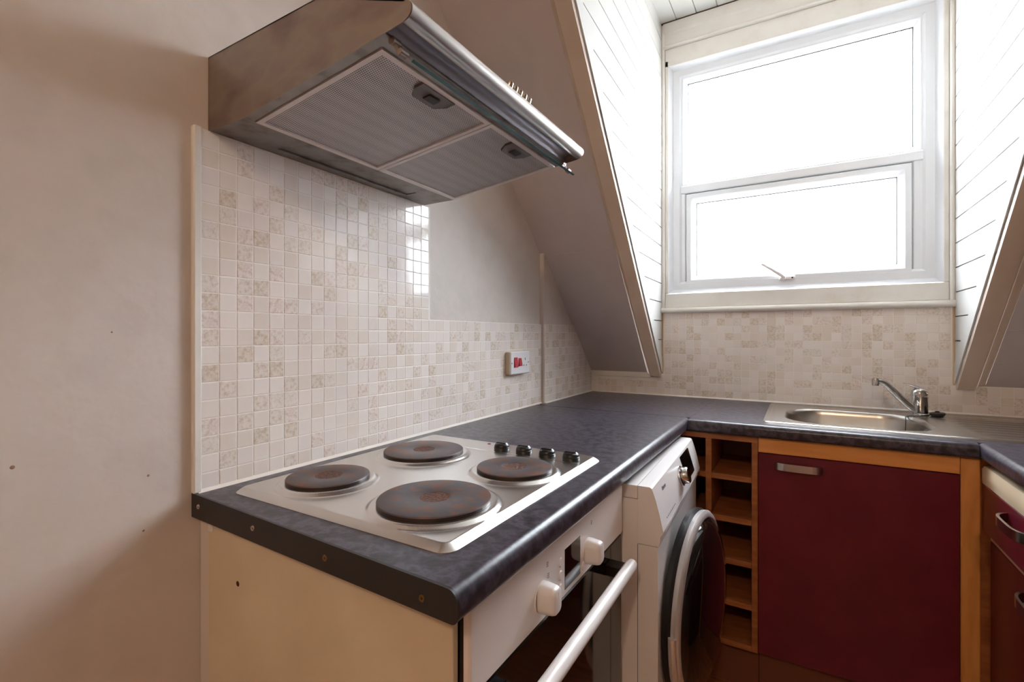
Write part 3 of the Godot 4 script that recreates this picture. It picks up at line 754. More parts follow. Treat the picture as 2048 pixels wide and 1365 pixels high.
const PLATES := [[0.174, -0.615, 0.076], [0.190, -0.870, 0.092], [0.430, -0.622, 0.094], [0.448, -0.852, 0.077]]
func hob():
	var t := thing("electric_hob", "stainless steel electric hob with four rusty solid hotplates on the worktop", "hob")
	var lo := Vector2(0.049, -1.072); var hi := Vector2(0.555, -0.499)
	var r := 0.024
	var height := func(x: float, z: float) -> float:
		var d := Vector2(min(x - lo.x, hi.x - x), min(z - lo.y, hi.y - z))
		var e: float = min(d.x, d.y)
		if d.x < r and d.y < r: e = r - Vector2(r - d.x, r - d.y).length()
		var h: float = WT + 0.0012 + 0.0085 * pow(clampf(e / 0.0135, 0, 1), 0.9)
		h -= 0.0012 * smoothstep(0.014, 0.026, x - lo.x) * smoothstep(0.014, 0.026, hi.x - x) * exp(-pow((z + 0.976) / 0.0026, 2.0))
		for p in PLATES:
			var q := Vector2(x - p[0], z - p[1]).length()
			h += 0.0060 * smoothstep(p[2] + 0.019, p[2] + 0.008, q)
		return h
	var b := MB.new()
	var rows: Array = []
	var us: Array = []; var vs: Array = []
	for i in 17: us.append(0.0015 * i)
	for i in range(1, 161): us.append(0.024 + (0.506 - 0.048) * i / 160.0)
	for i in range(1, 17): us.append(0.506 - 0.024 + 0.0015 * i)
	for i in 17: vs.append(0.0015 * i)
	for i in range(1, 181): vs.append(0.024 + (0.573 - 0.048) * i / 180.0)
	for i in range(1, 17): vs.append(0.573 - 0.024 + 0.0015 * i)
	for vv in vs:
		var row: Array = []
		for uu in us:
			var p := Vector2(lo.x + uu, lo.y + vv)
			var cx: float = clampf(p.x, lo.x + r, hi.x - r); var cz: float = clampf(p.y, lo.y + r, hi.y - r)
			var d := p - Vector2(cx, cz)
			if abs(d.x) > 1e-6 and abs(d.y) > 1e-6 and d.length() > 0:
				var m: float = max(abs(d.x), abs(d.y))
				d = d.normalized() * m
				p = Vector2(cx, cz) + d
			row.append(Vector3(p.x, height.call(p.x, p.y), p.y))
		rows.append(row)
	b.sheet(rows, Vector3.UP)
	# the thin turned-down edge
	var base := obj("hob_top", b, M.steel, t)
	b = MB.new()
	var rr := rrect(lo, hi, r, 6)
	b.prism(rr, func(p): return Vector3(p.x, WT, p.y), func(p): return Vector3(p.x, WT + 0.0012, p.y), 40, false)
	obj("rim", b, M.steel, base)
	for p in PLATES:
		var R: float = p[2]
		var y := WT + 0.0165
		var at := Transform3D(Basis.IDENTITY, Vector3(p[0], y, p[1]))
		b = MB.new()
		b.lathe(PackedVector2Array([Vector2(0.0245, 0.0050), Vector2(0.027, 0.0062), Vector2(R - 0.004, 0.0066), Vector2(R - 0.001, 0.0058), Vector2(R, 0.0042)]), at, 72)
		var pl := obj("hotplate", b, M.iron, t)
		b = MB.new(); b.lathe(PackedVector2Array([Vector2(0, 0.0048), Vector2(0.0235, 0.0048), Vector2(0.0246, 0.0051)]), at, 32)
		obj("plate_centre", b, M.rust, pl)
		b = MB.new(); b.lathe(PackedVector2Array([Vector2(R, 0.0042), Vector2(R, -0.0005), Vector2(R - 0.0025, -0.0015), Vector2(R - 0.0025, -0.005)]), at, 72)
		obj("plate_edge", b, M.iron_edge, pl)
		b = MB.new(); b.lathe(PackedVector2Array([Vector2(R - 0.003, -0.0040), Vector2(R + 0.0015, -0.0028), Vector2(R + 0.004, -0.0036), Vector2(R + 0.0075, -0.0072), Vector2(R + 0.011, -0.0095)]), at, 72)
		obj("trim_ring", b, M.steel, pl)
	for x in [0.322, 0.384, 0.446, 0.506]:
		var at := Transform3D(Basis.IDENTITY, Vector3(x, WT + 0.0097, -1.005))
		b = MB.new()
		b.lathe(PackedVector2Array([Vector2(0.0185, -0.001), Vector2(0.0194, 0.001), Vector2(0.0194, 0.0065), Vector2(0.0178, 0.0078)]), at, 32)
		b.lathe(PackedVector2Array([Vector2(0.0188, 0.0076), Vector2(0.0182, 0.0115), Vector2(0.0150, 0.0148), Vector2(0.008, 0.0156), Vector2(0, 0.0156)]), at, 32)
		b.box(Vector3(x - 0.0172, WT + 0.017, -1.0120), Vector3(x + 0.0162, WT + 0.0272, -0.9980), 0.004)
		obj("control_knob", b, M.black, t)
	b = MB.new(); b.lathe(PackedVector2Array([Vector2(0, 0.0012), Vector2(0.004, 0.001), Vector2(0.0046, 0)]), Transform3D(Basis.IDENTITY, Vector3(0.262, WT + 0.0097, -1.04)), 16)
	obj("pilot_light", b, mat(rgb(120, 40, 34), 0.3), t)

func hood():
	var t := thing("cooker_hood", "stained stainless steel cooker hood on the wall over the hob", "cooker hood")
	var z0 := -0.488; var z1 := -1.089
	var under := func(x: float) -> float: return 1.568 if x < 0.111 else 1.568 + (x - 0.111) * 0.116
	# body: shell above the filters
	var side := PackedVector2Array([Vector2(-0.006, 1.568), Vector2(0.111, 1.568), Vector2(0.452, under.call(0.452)), Vector2(0.452, 1.630), Vector2(0.455, 1.640), Vector2(0.31, 1.708), Vector2(-0.006, 1.708)])
	var b := MB.new()
	# two side plates reach the nose; the bottom is left open where the filters sit
	var plate := PackedVector2Array([Vector2(-0.006, 1.568), Vector2(0.111, 1.568), Vector2(0.486, under.call(0.486))])
	plate.append_array(arc(Vector2(0.488, 1.627), 0.0135, -75, 62, 8))
	plate.append_array(PackedVector2Array([Vector2(0.31, 1.708), Vector2(-0.006, 1.708)]))
	b.prism(plate, func(p): return Vector3(p.x, p.y, z0), func(p): return Vector3(p.x, p.y, z0 - 0.0015), 30)
	b.prism(plate, func(p): return Vector3(p.x, p.y, z1), func(p): return Vector3(p.x, p.y, z1 + 0.0015), 30)
	# top and back
	b.prism(PackedVector2Array([Vector2(-0.006, 1.706), Vector2(0.3095, 1.706), Vector2(0.488, 1.6385), Vector2(0.4895, 1.6405), Vector2(0.31, 1.708), Vector2(-0.006, 1.708)]), func(p): return Vector3(p.x, p.y, z0), func(p): return Vector3(p.x, p.y, z1), 5)
	b.box(Vector3(-0.006, 1.5685, z1), Vector3(-0.004, 1.707, z0))
	var body := obj("body", b, M.hood, t)
	# underside: strip at the wall with its slot, rim round the filters, strip behind the visor
	b = MB.new()
	var strip := func(xa: float, xb: float, za: float, zb: float):
		b.prism(PackedVector2Array([Vector2(xa, under.call(xa)), Vector2(xb, under.call(xb)), Vector2(xb, under.call(xb) + 0.012), Vector2(xa, under.call(xa) + 0.012)]), func(p): return Vector3(p.x, p.y, za), func(p): return Vector3(p.x, p.y, zb), 5)
	strip.call(-0.004, 0.030, z0 - 0.0015, z1 + 0.0015); strip.call(0.064, 0.111, z0 - 0.0015, z1 + 0.0015)
	strip.call(0.030, 0.064, z0 - 0.0015, -0.608); strip.call(0.030, 0.064, -0.984, z1 + 0.0015)
	strip.call(0.111, 0.452, z0 - 0.0015, -0.5065); strip.call(0.428, 0.452, -0.5065, z1 + 0.0015)
	obj("underside", b, M.hood2, body)
	b = MB.new()
	b.box(Vector3(0.030, 1.5695, -0.983), Vector3(0.064, 1.575, -0.609), 0.001)
	b.box(Vector3(0.0285, 1.5655, -0.985), Vector3(0.0305, 1.5695, -0.607), 0.0006)
	obj("lamp_cover", b, M.hood2, body)
	# two filters in light frames
	for s in 2:
		var za := -0.508 if s == 0 else -0.800
		var zb := -0.798 if s == 0 else -1.084
		var xa := 0.113; var xb := 0.427
		b = MB.new()
		var at := func(x: float, up: float, z: float) -> Vector3: return Vector3(x, under.call(max(x, 0.1111)) + up, z)
		b.flat([at.call(xa + 0.004, 0.001, za - 0.004), at.call(xb - 0.004, 0.001, za - 0.004), at.call(xb - 0.004, 0.001, zb + 0.004), at.call(xa + 0.004, 0.001, zb + 0.004)], Vector3(0.25, 3, -0.8))
		b.flat([at.call(xa, 0.008, za), at.call(xb, 0.008, za), at.call(xb, 0.008, zb), at.call(xa, 0.008, zb)], Vector3(0.25, 1, -0.8))
		var fl := obj("grease_filter", b, M.filter, t)
		b = MB.new()
		var fw := 0.0095
		var bar := func(x0: float, x1: float, q0: float, q1: float):
			var pts: Array = []
			for up in [-0.0025, 0.006]:
				pts.append([at.call(x0, up, q0), at.call(x1, up, q0), at.call(x1, up, q1), at.call(x0, up, q1)])
			var c: Vector3 = (pts[0][0] + pts[1][2]) / 2
			b.flat(pts[0], c); b.flat(pts[1], c)
			for k in 4: b.flat([pts[0][k], pts[0][(k + 1) % 4], pts[1][(k + 1) % 4], pts[1][k]], c)
		bar.call(xa, xb, za, za - fw); bar.call(xa, xb, zb + fw, zb); bar.call(xa, xa + fw, za - fw, zb + fw); bar.call(xb - fw, xb, za - fw, zb + fw)
		obj("filter_frame", b, M.alu, fl)
		# latch: grey plate with chamfered inner corners and a small slide
		b = MB.new()
		var lz := -0.651 if s == 0 else -0.938
		var pp := PackedVector2Array([Vector2(0.4175, lz + 0.042), Vector2(0.398, lz + 0.042), Vector2(0.379, lz + 0.028), Vector2(0.379, lz - 0.028), Vector2(0.398, lz - 0.042), Vector2(0.4175, lz - 0.042)])
		b.prism(pp, func(p): return at.call(p.x, -0.004, p.y), func(p): return at.call(p.x, 0.002, p.y), 5)
		var la := obj("latch", b, M.latch, fl)
		b = MB.new()
		b.box(Vector3(0.392, -0.0065, lz - 0.015), Vector3(0.408, -0.004, lz + 0.013), 0.0006, Transform3D(Basis(Vector3.BACK, atan(0.116)), Vector3(0, 0, 0)).translated(Vector3(0.0, under.call(0.4) - 0.0465, 0)))
		obj("slide", b, M.gasket, la)
	# nose: rolled front with a hollow underneath
	b = MB.new()
	var nose := PackedVector2Array([Vector2(0.4785, 1.6235), Vector2(0.4815, 1.6150), Vector2(0.4855, 1.6130)])
	nose.append_array(arc(Vector2(0.4885, 1.6272), 0.0142, -80, 62, 10))
	nose.append_array(PackedVector2Array([Vector2(0.48, 1.6375), Vector2(0.4785, 1.632)]))
	b.prism(nose, func(p): return Vector3(p.x, p.y, z0 - 0.0016), func(p): return Vector3(p.x, p.y, z1 + 0.0016), 40)
	var ns := obj("nose", b, M.nose, t)
	b = MB.new()   # hollow behind the lip
	b.prism(PackedVector2Array([Vector2(0.452, 1.611), Vector2(0.4545, 1.6205), Vector2(0.462, 1.6255), Vector2(0.472, 1.6262), Vector2(0.4785, 1.6235), Vector2(0.4785, 1.632), Vector2(0.452, 1.632)]), func(p): return Vector3(p.x, p.y, z0 - 0.0016), func(p): return Vector3(p.x, p.y, z1 + 0.0016), 50)
	obj("hollow", b, M.recess, ns)
	for k in 5:
		b = MB.new()
		var zz := -0.757 - 0.0172 * k
		b.lathe(PackedVector2Array([Vector2(0.0062, 0), Vector2(0.0062, 0.010), Vector2(0.005, 0.0125), Vector2(0, 0.0125)]), turn_to(Vector3(0.35, 0.94, 0).normalized(), Vector3(0.492, 1.637, zz)), 18)
		obj("push_button", b, M.satin, t)
	# glass visor on two hinges
	b = MB.new()
	var vis := PackedVector2Array([Vector2(0.4445, 1.6075), Vector2(0.4485, 1.6095), Vector2(0.4765, 1.5785), Vector2(0.4725, 1.5765)])
	b.prism(vis, func(p): return Vector3(p.x, p.y, -0.522), func(p): return Vector3(p.x, p.y, -1.092), 5)
	var vg := obj("glass_visor", b, M.visor, t)
	b = MB.new()   # ground edge, green where one looks along the sheet
	b.prism(PackedVector2Array([Vector2(0.4746, 0.0) + Vector2(0, 1.5804), Vector2(0.4768, 1.5783), Vector2(0.4724, 1.5762), Vector2(0.4702, 1.5783)]), func(p): return Vector3(p.x, p.y, -0.522), func(p): return Vector3(p.x, p.y, -1.0925), 5)
	b.prism(vis, func(p): return Vector3(p.x, p.y, -1.0905), func(p): return Vector3(p.x, p.y, -1.0925), 5)
	obj("glass_edge", b, M.visoredge, vg)
	for q in [-0.508, -1.078]:
		b = MB.new()
		b.lathe(PackedVector2Array([Vector2(0, 0.007), Vector2(0.006, 0.007), Vector2(0.006, -0.007), Vector2(0, -0.007)]), turn_to(Vector3(0, 0, 1), Vector3(0.452, 1.6045, q)), 16)
		b.box(Vector3(0.446, 1.578, q - 0.010), Vector3(0.452, 1.606, q + 0.004), 0.001, Transform3D(Basis(Vector3.BACK, 0.5), Vector3(0.452, 1.6045, 0)) * Transform3D(Basis.IDENTITY, Vector3(-0.449, -1.6045, 0)))
		b.lathe(PackedVector2Array([Vector2(0, 0.004), Vector2(0.004, 0.004), Vector2(0.004, -0.011), Vector2(0, -0.011)]), turn_to(Vector3(0, 0, 1), Vector3(0.4655, 1.587, q)), 16)
		obj("hinge", b, M.hood, t)

func oven():
	# the cream panel that closes the end of the run
	var e := thing("end_panel", "cream end panel under the worktop beside the oven", "cabinet panel")
	var b := MB.new(); b.box(Vector3(0.030, 0.0, -0.481), Vector3(0.5855, 0.8545, -0.470), 0.001)
	var pn := obj("board", b, M.cream, e)
	b = MB.new(); b.lathe(PackedVector2Array([Vector2(0, 0.0006), Vector2(0.0045, 0.0004), Vector2(0.005, 0)]), turn_to(Vector3(0, 0, 1), Vector3(0.123, 0.759, -0.4702)), 14)
	obj("screw_hole", b, mat(rgb(70, 34, 22), 0.9), pn)
	b = MB.new(); b.box(Vector3(0.033, 0.832, -0.4705), Vector3(0.047, 0.848, -0.467), 0.001)
	b.lathe(PackedVector2Array([Vector2(0, 0.0008), Vector2(0.002, 0.0006), Vector2(0.0022, 0)]), turn_to(Vector3(0, 0, 1), Vector3(0.040, 0.839, -0.467)), 10)
	obj("fixing_block", b, M.oldpaint, pn)
	b = MB.new(); b.box(Vector3(-0.006, 0, -0.481), Vector3(0.0295, 0.8545, -0.474), 0.001)
	obj("scribe_filler", b, M.plaster, pn)
	# oven
	var t := thing("oven", "white built-under oven with two dials and a black glass door", "oven")
	b = MB.new()
	b.box(Vector3(0.06, 0.20, -1.060), Vector3(0.586, 0.850, -0.488), 0.001)
	obj("carcass", b, M.black, t)
	b = MB.new(); b.box(Vector3(0.586, 0.22, -0.4875), Vector3(0.5985, 0.848, -0.4822), 0.001)
	b.box(Vector3(0.586, 0.22, -1.076), Vector3(0.590, 0.848, -0.4875), 0.0)
	obj("side_trim", b, M.black, t)
	b = MB.new(); b.box(Vector3(0.590, 0.735, -1.075), Vector3(0.6025, 0.8465, -0.482), 0.003)
	var cp := obj("control_panel", b, M.enamel, t)
	b = MB.new(); b.box(Vector3(0.600, 0.746, -0.828), Vector3(0.6030, 0.816, -0.760), 0.0004)
	obj("display", b, M.blackglass, cp)
	for q in [[0.801, -0.743], [0.779, -0.743], [0.757, -0.743], [0.776, -0.842], [0.755, -0.842]]:
		b = MB.new()
		b.prism(rrect(Vector2(-0.0065, -0.0085), Vector2(0.0065, 0.0085), 0.0062), func(p): return Vector3(0.602, q[0] + p.y, q[1] + p.x), func(p): return Vector3(0.6045, q[0] + p.y * 0.8, q[1] + p.x * 0.8), 40)
		obj("button", b, M.enamel, cp)
	for q in [[0.776, -0.673], [0.776, -0.863]]:
		b = MB.new()
		b.lathe(PackedVector2Array([Vector2(0.0235, 0), Vector2(0.0235, 0.002)]), turn_to(Vector3.RIGHT, Vector3(0.6025, q[0], q[1])), 40)
		# a rounded grip that narrows to a flat front
		var sec := [[0.0, 0.0165, 0.0225, 0.012], [0.006, 0.0168, 0.0228, 0.012], [0.022, 0.0150, 0.0212, 0.011], [0.0265, 0.0135, 0.0195, 0.010], [0.0285, 0.0105, 0.0165, 0.008], [0.0288, 0.0002, 0.0002, 0.0001]]
		var rows: Array = []
		for g in sec:
			var row: Array = []
			for p in rrect(Vector2(-g[1], -g[2]), Vector2(g[1], g[2]), g[3], 5): row.append(Vector3(0.6035 + g[0], q[0] + p.y, q[1] + p.x))
			rows.append(row)
		b.sheet(rows, Vector3.ZERO, true)
		b.box(Vector3(0.6300, q[0] + 0.004, q[1] - 0.0006), Vector3(0.6325, q[0] + 0.014, q[1] + 0.0006), 0.0002)
		obj("dial", b, M.white, cp)
	# small printed symbols over the dials
	b = MB.new()
	for q in [[0.818, -0.694], [0.799, -0.697], [0.822, -0.884]]:
		for k in 3:
			b.box(Vector3(0.6025, q[0] - 0.004 + 0.003 * k, q[1] - 0.003), Vector3(0.6027, q[0] - 0.0028 + 0.003 * k, q[1] + 0.003))
	obj("symbols", b, mat(rgb(92, 84, 84), 0.6), cp).set_meta("kind", "stuff")
	b = MB.new(); b.box(Vector3(0.590, 0.255, -1.075), Vector3(0.6000, 0.7315, -0.482), 0.002)
	var d := obj("door", b, M.blackglass, t)
	b = MB.new(); b.tube([Vector3(0.645, 0.692, -0.535), Vector3(0.645, 0.696, -0.8), Vector3(0.645, 0.701, -1.004)], 0.0126, 22)
	b.lathe(PackedVector2Array([Vector2(0.0126, 0), Vector2(0.0112, 0.003), Vector2(0, 0.004)]), turn_to(Vector3(0, 0, -1), Vector3(0.645, 0.701, -1.004)), 22)
	obj("handle", b, M.white, d)
	for z in [-0.985, -0.56]:
		b = MB.new(); b.box(Vector3(0.598, 0.680, z - 0.016), Vector3(0.642, 0.705, z + 0.016), 0.003)
		obj("handle_bracket", b, M.black, d)

func washing_machine():
	var t := thing("washing_machine", "white front-loading washing machine with a dark porthole, between oven and rack", "washing machine", Vector3(0.662, 0, -1.095), deg_to_rad(2.29))
	var W := 0.598
	var pz := func(poly: PackedVector2Array, za: float, zb: float, b: MB, sm := 30.0):
		b.prism(poly, func(p): return Vector3(p.x, p.y, -za), func(p): return Vector3(p.x, p.y, -zb), sm)
	var b := MB.new()
	pz.call(PackedVector2Array([Vector2(-0.55, 0.025), Vector2(0.013, 0.025), Vector2(0.015, 0.028), Vector2(0.015, 0.7085), Vector2(-0.030, 0.7085), Vector2(-0.030, 0.8105), Vector2(-0.55, 0.8105)]), 0.0, W, b)
	var body := obj("body", b, M.white, t)
	b = MB.new(); pz.call(PackedVector2Array([Vector2(-0.0305, 0.03), Vector2(-0.0295, 0.03), Vector2(-0.0295, 0.7085), Vector2(-0.0305, 0.7085)]), -0.0004, 0.001, b)
	obj("side_seam", b, M.gasket, body)
	b = MB.new(); pz.call(PackedVector2Array([Vector2(-0.55, 0.812), Vector2(-0.0312, 0.812), Vector2(-0.0312, 0.8415), Vector2(-0.55, 0.8415)]), 0.0, W, b)
	obj("lid", b, M.white, t)
	b = MB.new()
	var fasc := PackedVector2Array([Vector2(-0.0298, 0.7105), Vector2(0.017, 0.7105), Vector2(0.0195, 0.722), Vector2(0.0195, 0.732), Vector2(0.0265, 0.744), Vector2(0.0262, 0.748), Vector2(0.020, 0.777), Vector2(0.011, 0.812), Vector2(0.002, 0.8385), Vector2(-0.003, 0.8415), Vector2(-0.0298, 0.8415)])
	pz.call(fasc, 0.0, W, b, 25.0)
	var f := obj("fascia", b, M.white, t)
	# what sits on the slanted face: local frame with y up the face, z out of it
	var up := Vector3(0.0, 0.841, 0) - Vector3(0.0262, 0.748, 0)
	var yax := up.normalized(); var xax := Vector3(0, 0, -1); var zax := xax.cross(yax)
	var on := func(u: float, s: float, lift := 0.0) -> Transform3D:   # u along the width, s up the face
		var s2: float = s / up.length()
		var bulge := 0.0045 * 4.0 * s2 * (1.0 - s2)
		return Transform3D(Basis(xax, yax, zax), Vector3(0.0262, 0.748, -u) + up * s2 + zax * (bulge + lift))
	b = MB.new()
	b.prism(rrect(Vector2(0.345, 0.016), Vector2(0.487, 0.088), 0.004), func(p): return on.call(p.x, p.y, -0.004) * Vector3.ZERO, func(p): return on.call(p.x, p.y, 0.0012) * Vector3.ZERO, 40)
	obj("display", b, M.blackglass, f)
	b = MB.new()
	b.lathe(PackedVector2Array([Vector2(0.027, -0.002), Vector2(0.027, 0.003), Vector2(0.0225, 0.005), Vector2(0.0215, 0.020), Vector2(0.0195, 0.0225), Vector2(0, 0.0225)]), on.call(0.290, 0.049) * Transform3D(Basis(Vector3.RIGHT, PI / 2), Vector3.ZERO), 40)
	obj("programme_dial", b, M.chrome, f)
	var tm := sys_text("Hisense", 0.0115)
	var tx := put("logo", tm, mat(rgb(88, 84, 88), 0.4), f); tx.transform = on.call(0.092, 0.074, 0.0006)
	b = MB.new()
	for k in 9:
		var q: Transform3D = on.call(0.055 + 0.0125 * k, 0.013, 0.0004)
		b.box(Vector3(-0.004, -0.001, 0), Vector3(0.003, 0.001, 0.0002), 0, q)
	obj("symbols", b, mat(rgb(120, 114, 116), 0.6), f).set_meta("kind", "stuff")
	b = MB.new(); pz.call(PackedVector2Array([Vector2(0.0190, 0.7325), Vector2(0.0275, 0.743), Vector2(0.0275, 0.7415), Vector2(0.0195, 0.731)]), 0.015, W - 0.01, b)
	obj("drawer_grip", b, M.white, f)
	# the door stands a little ajar, hinged on the oven's side
	var R := 0.227
	var hinge := Vector3(0.024, 0.487, -0.026)
	var dm := Transform3D(Basis(Vector3.UP, deg_to_rad(-6.4)), hinge) * Transform3D(Basis.IDENTITY, Vector3(0, 0, -R))
	var face := func(lift: float) -> Transform3D: return dm * turn_to(Vector3.RIGHT, Vector3(lift, 0, 0))
	b = MB.new()   # ring, silver
	b.lathe(PackedVector2Array([Vector2(R - 0.004, -0.010), Vector2(R, -0.006), Vector2(R + 0.001, 0.004), Vector2(R - 0.004, 0.010), Vector2(R - 0.010, 0.0125), Vector2(R - 0.015, 0.0125), Vector2(R - 0.019, 0.009), Vector2(R - 0.020, 0.004), Vector2(R - 0.020, -0.006)]), face.call(0.020), 96)
	var door := obj("door", b, M.ringwhite, t)
	b = MB.new()   # the dark back of the door and the seal behind it
	b.lathe(PackedVector2Array([Vector2(0, -0.026), Vector2(R - 0.014, -0.026), Vector2(R + 0.003, -0.020), Vector2(R + 0.004, -0.008), Vector2(R - 0.002, 0.000)]), face.call(0.014), 96)
	obj("door_back", b, M.black, door)
	b = MB.new()   # domed window
	var dp := PackedVector2Array([Vector2(R - 0.0195, 0.002)])
	for i in 9:
		var a := i / 8.0
		dp.append(Vector2((R - 0.020) * pow(cos(a * PI / 2), 0.7), 0.004 + 0.046 * sin(a * PI / 2)))
	b.lathe(dp, face.call(0.020), 96)
	obj("porthole_glass", b, M.blackglass, door)
	b = MB.new()   # hinge cover on the lower part of the ring
	var seg: Array = []
	for i in 21: seg.append(face.call(0.022) * (Vector3(cos(deg_to_rad(lerp(-8.0, -80.0, i / 20.0))), 0, sin(deg_to_rad(lerp(-8.0, -80.0, i / 20.0)))) * 0.001))
	for i in 21:
		var a: float = lerp(PI * 0.98, PI * 1.42, i / 20.0)
		seg[i] = dm * Vector3(0.018, sin(a) * (R + 0.002), -cos(a) * (R + 0.002))
	b.tube(seg, 0.0095, 10)
	obj("hinge_cover", b, M.ringwhite, door)

func wine_rack():
	var t := thing("wine_rack", "open wooden wine rack cabinet of small cubbyholes beside the sink unit", "rack")
	var zf := -1.755; var zb := -2.06
	var b := MB.new(); b.box(Vector3(0.560, 0.834, zb), Vector3(0.8325, 0.853, zf), 0.001); obj("top_board", b, M.rackwood, t)
	for x in [[0.542, 0.560], [0.673, 0.692], [0.8145, 0.8325]]:
		b = MB.new(); b.box(Vector3(x[0], 0.150, zb), Vector3(x[1], 0.834 if x[0] > 0.55 else 0.853, zf), 0.001); obj("upright", b, M.rackwood, t)
	b = MB.new(); b.box(Vector3(0.56, 0.150, zb), Vector3(0.8145, 0.853, zb - 0.008)); obj("back_board", b, M.plinth, t)
	for y in [0.719, 0.579, 0.440, 0.302, 0.168]:
		for x in [[0.560, 0.673], [0.692, 0.8145]]:
			b = MB.new(); b.box(Vector3(x[0], y - 0.018, zb), Vector3(x[1], y, zf + 0.0005), 0.001); obj("shelf", b, M.rackwood, t)
	b = MB.new(); b.box(Vector3(0.560, 0.0, -1.815), Vector3(0.8325, 0.150, -1.80), 0.001); obj("plinth", b, M.plinth, t)

func bow_handle(len: float, h: float, out: float, parent: Node, square := 2.6):
	# a flat bar bowed outwards; local x along, y up, z out
	var b := MB.new()
	var pts := PackedVector2Array()
	var n := 16
	for i in n + 1:
		var u := -1.0 + 2.0 * i / n
		pts.append(Vector2(u * len / 2, 0.004 + (out - 0.004) * (1.0 - pow(abs(u), square))))
	for i in n + 1:
		var u := 1.0 - 2.0 * i / n
		pts.append(Vector2(u * (len / 2 - 0.004), -0.0005 + (out - 0.005) * (1.0 - pow(abs(u), square))))
	b.prism(pts, func(p): return Vector3(p.x, h / 2, p.y), func(p): return Vector3(p.x, -h / 2, p.y), 40)
	return obj("handle", b, M.satin, parent)

func sink_cabinet():
	var t := thing("sink_cabinet", "cabinet under the sink with a burgundy door in orange wood framing", "cabinet")
	var z := -1.757
	var b := MB.new(); b.box(Vector3(0.8335, 0.8055, z - 0.018), Vector3(1.3255, 0.8525, z), 0.0015); obj("fascia_rail", b, M.beech_rail, t)
	b = MB.new(); b.box(Vector3(1.3265, 0.0, z - 0.02), Vector3(1.3665, 0.8525, z + 0.001), 0.002); obj("corner_post", b, M.beech, t)
	b = MB.new(); b.box(Vector3(0.8335, 0.152, z - 0.018), Vector3(1.3250, 0.8030, z), 0.0015)
	var d := obj("door", b, M.burgundy, t)
	var h: MeshInstance3D = bow_handle(0.132, 0.0225, 0.020, d, 6.0)
	h.transform = Transform3D(Basis(Vector3.RIGHT, deg_to_rad(-3.0)), Vector3(0.947, 0.769, z))
	b = MB.new(); b.box(Vector3(0.8335, 0.153, -2.3), Vector3(0.850, 0.80, z - 0.019)); b.box(Vector3(1.318, 0.153, -2.3), Vector3(1.3255, 0.80, z - 0.019)); b.box(Vector3(0.85, 0.153, -2.3), Vector3(1.318, 0.168, z - 0.019))
	obj("carcass", b, M.plinth, t)
	b = MB.new(); b.box(Vector3(1.3668, 0.0, z - 0.020), Vector3(1.392, 0.8525, z - 0.004), 0.001); obj("filler", b, M.rackwood, t)
	b = MB.new(); b.box(Vector3(0.8335, 0.0, -1.815), Vector3(1.3255, 0.150, -1.80), 0.001); obj("plinth", b, M.plinth, t)

func drawer_cabinet():
	var t := thing("drawer_cabinet", "base unit with a burgundy drawer above a burgundy door, beside the corner post", "cabinet")
	var xf := 1.369; var za := -1.753; var zb := -1.20
	var b := MB.new()
	b.prism(PackedVector2Array([Vector2(xf + 0.02, 0.790), Vector2(xf, 0.790), Vector2(xf - 0.001, 0.800), Vector2(xf - 0.001, 0.828), Vector2(xf + 0.004, 0.836), Vector2(xf + 0.02, 0.838)]), func(p): return Vector3(p.x, p.y, za), func(p): return Vector3(p.x, p.y, zb), 50)
	obj("top_rail", b, M.creamrail, t)
	b = MB.new(); b.box(Vector3(xf, 0.666, zb), Vector3(xf + 0.018, 0.788, za), 0.0015)
	var d := obj("drawer", b, M.burgundy, t)
	var h: MeshInstance3D = bow_handle(0.165, 0.022, 0.031, d, 4.5)
	h.transform = Transform3D(Basis(Vector3.UP, -PI / 2), Vector3(xf, 0.757, -1.49))
	b = MB.new(); b.box(Vector3(1.385, 0.640, zb), Vector3(1.402, 0.667, za), 0.001); obj("middle_rail", b, M.creamrail, t)
	b = MB.new(); b.box(Vector3(1.385, 0.152, zb), Vector3(1.402, 0.637, za), 0.0015)
	var e := obj("door", b, M.burgundy, t)
	h = bow_handle(0.165, 0.022, 0.031, e, 4.5)
	h.transform = Transform3D(Basis(Vector3.UP, -PI / 2), Vector3(1.385, 0.600, -1.435))
	b = MB.new(); b.box(Vector3(1.402, 0.10, zb), Vector3(1.985, 0.854, za), 0.0); obj("carcass", b, M.plinth, t)
	b = MB.new(); b.box(Vector3(1.43, 0.0, zb), Vector3(1.45, 0.10, za), 0.0); obj("plinth", b, M.plinth, t)

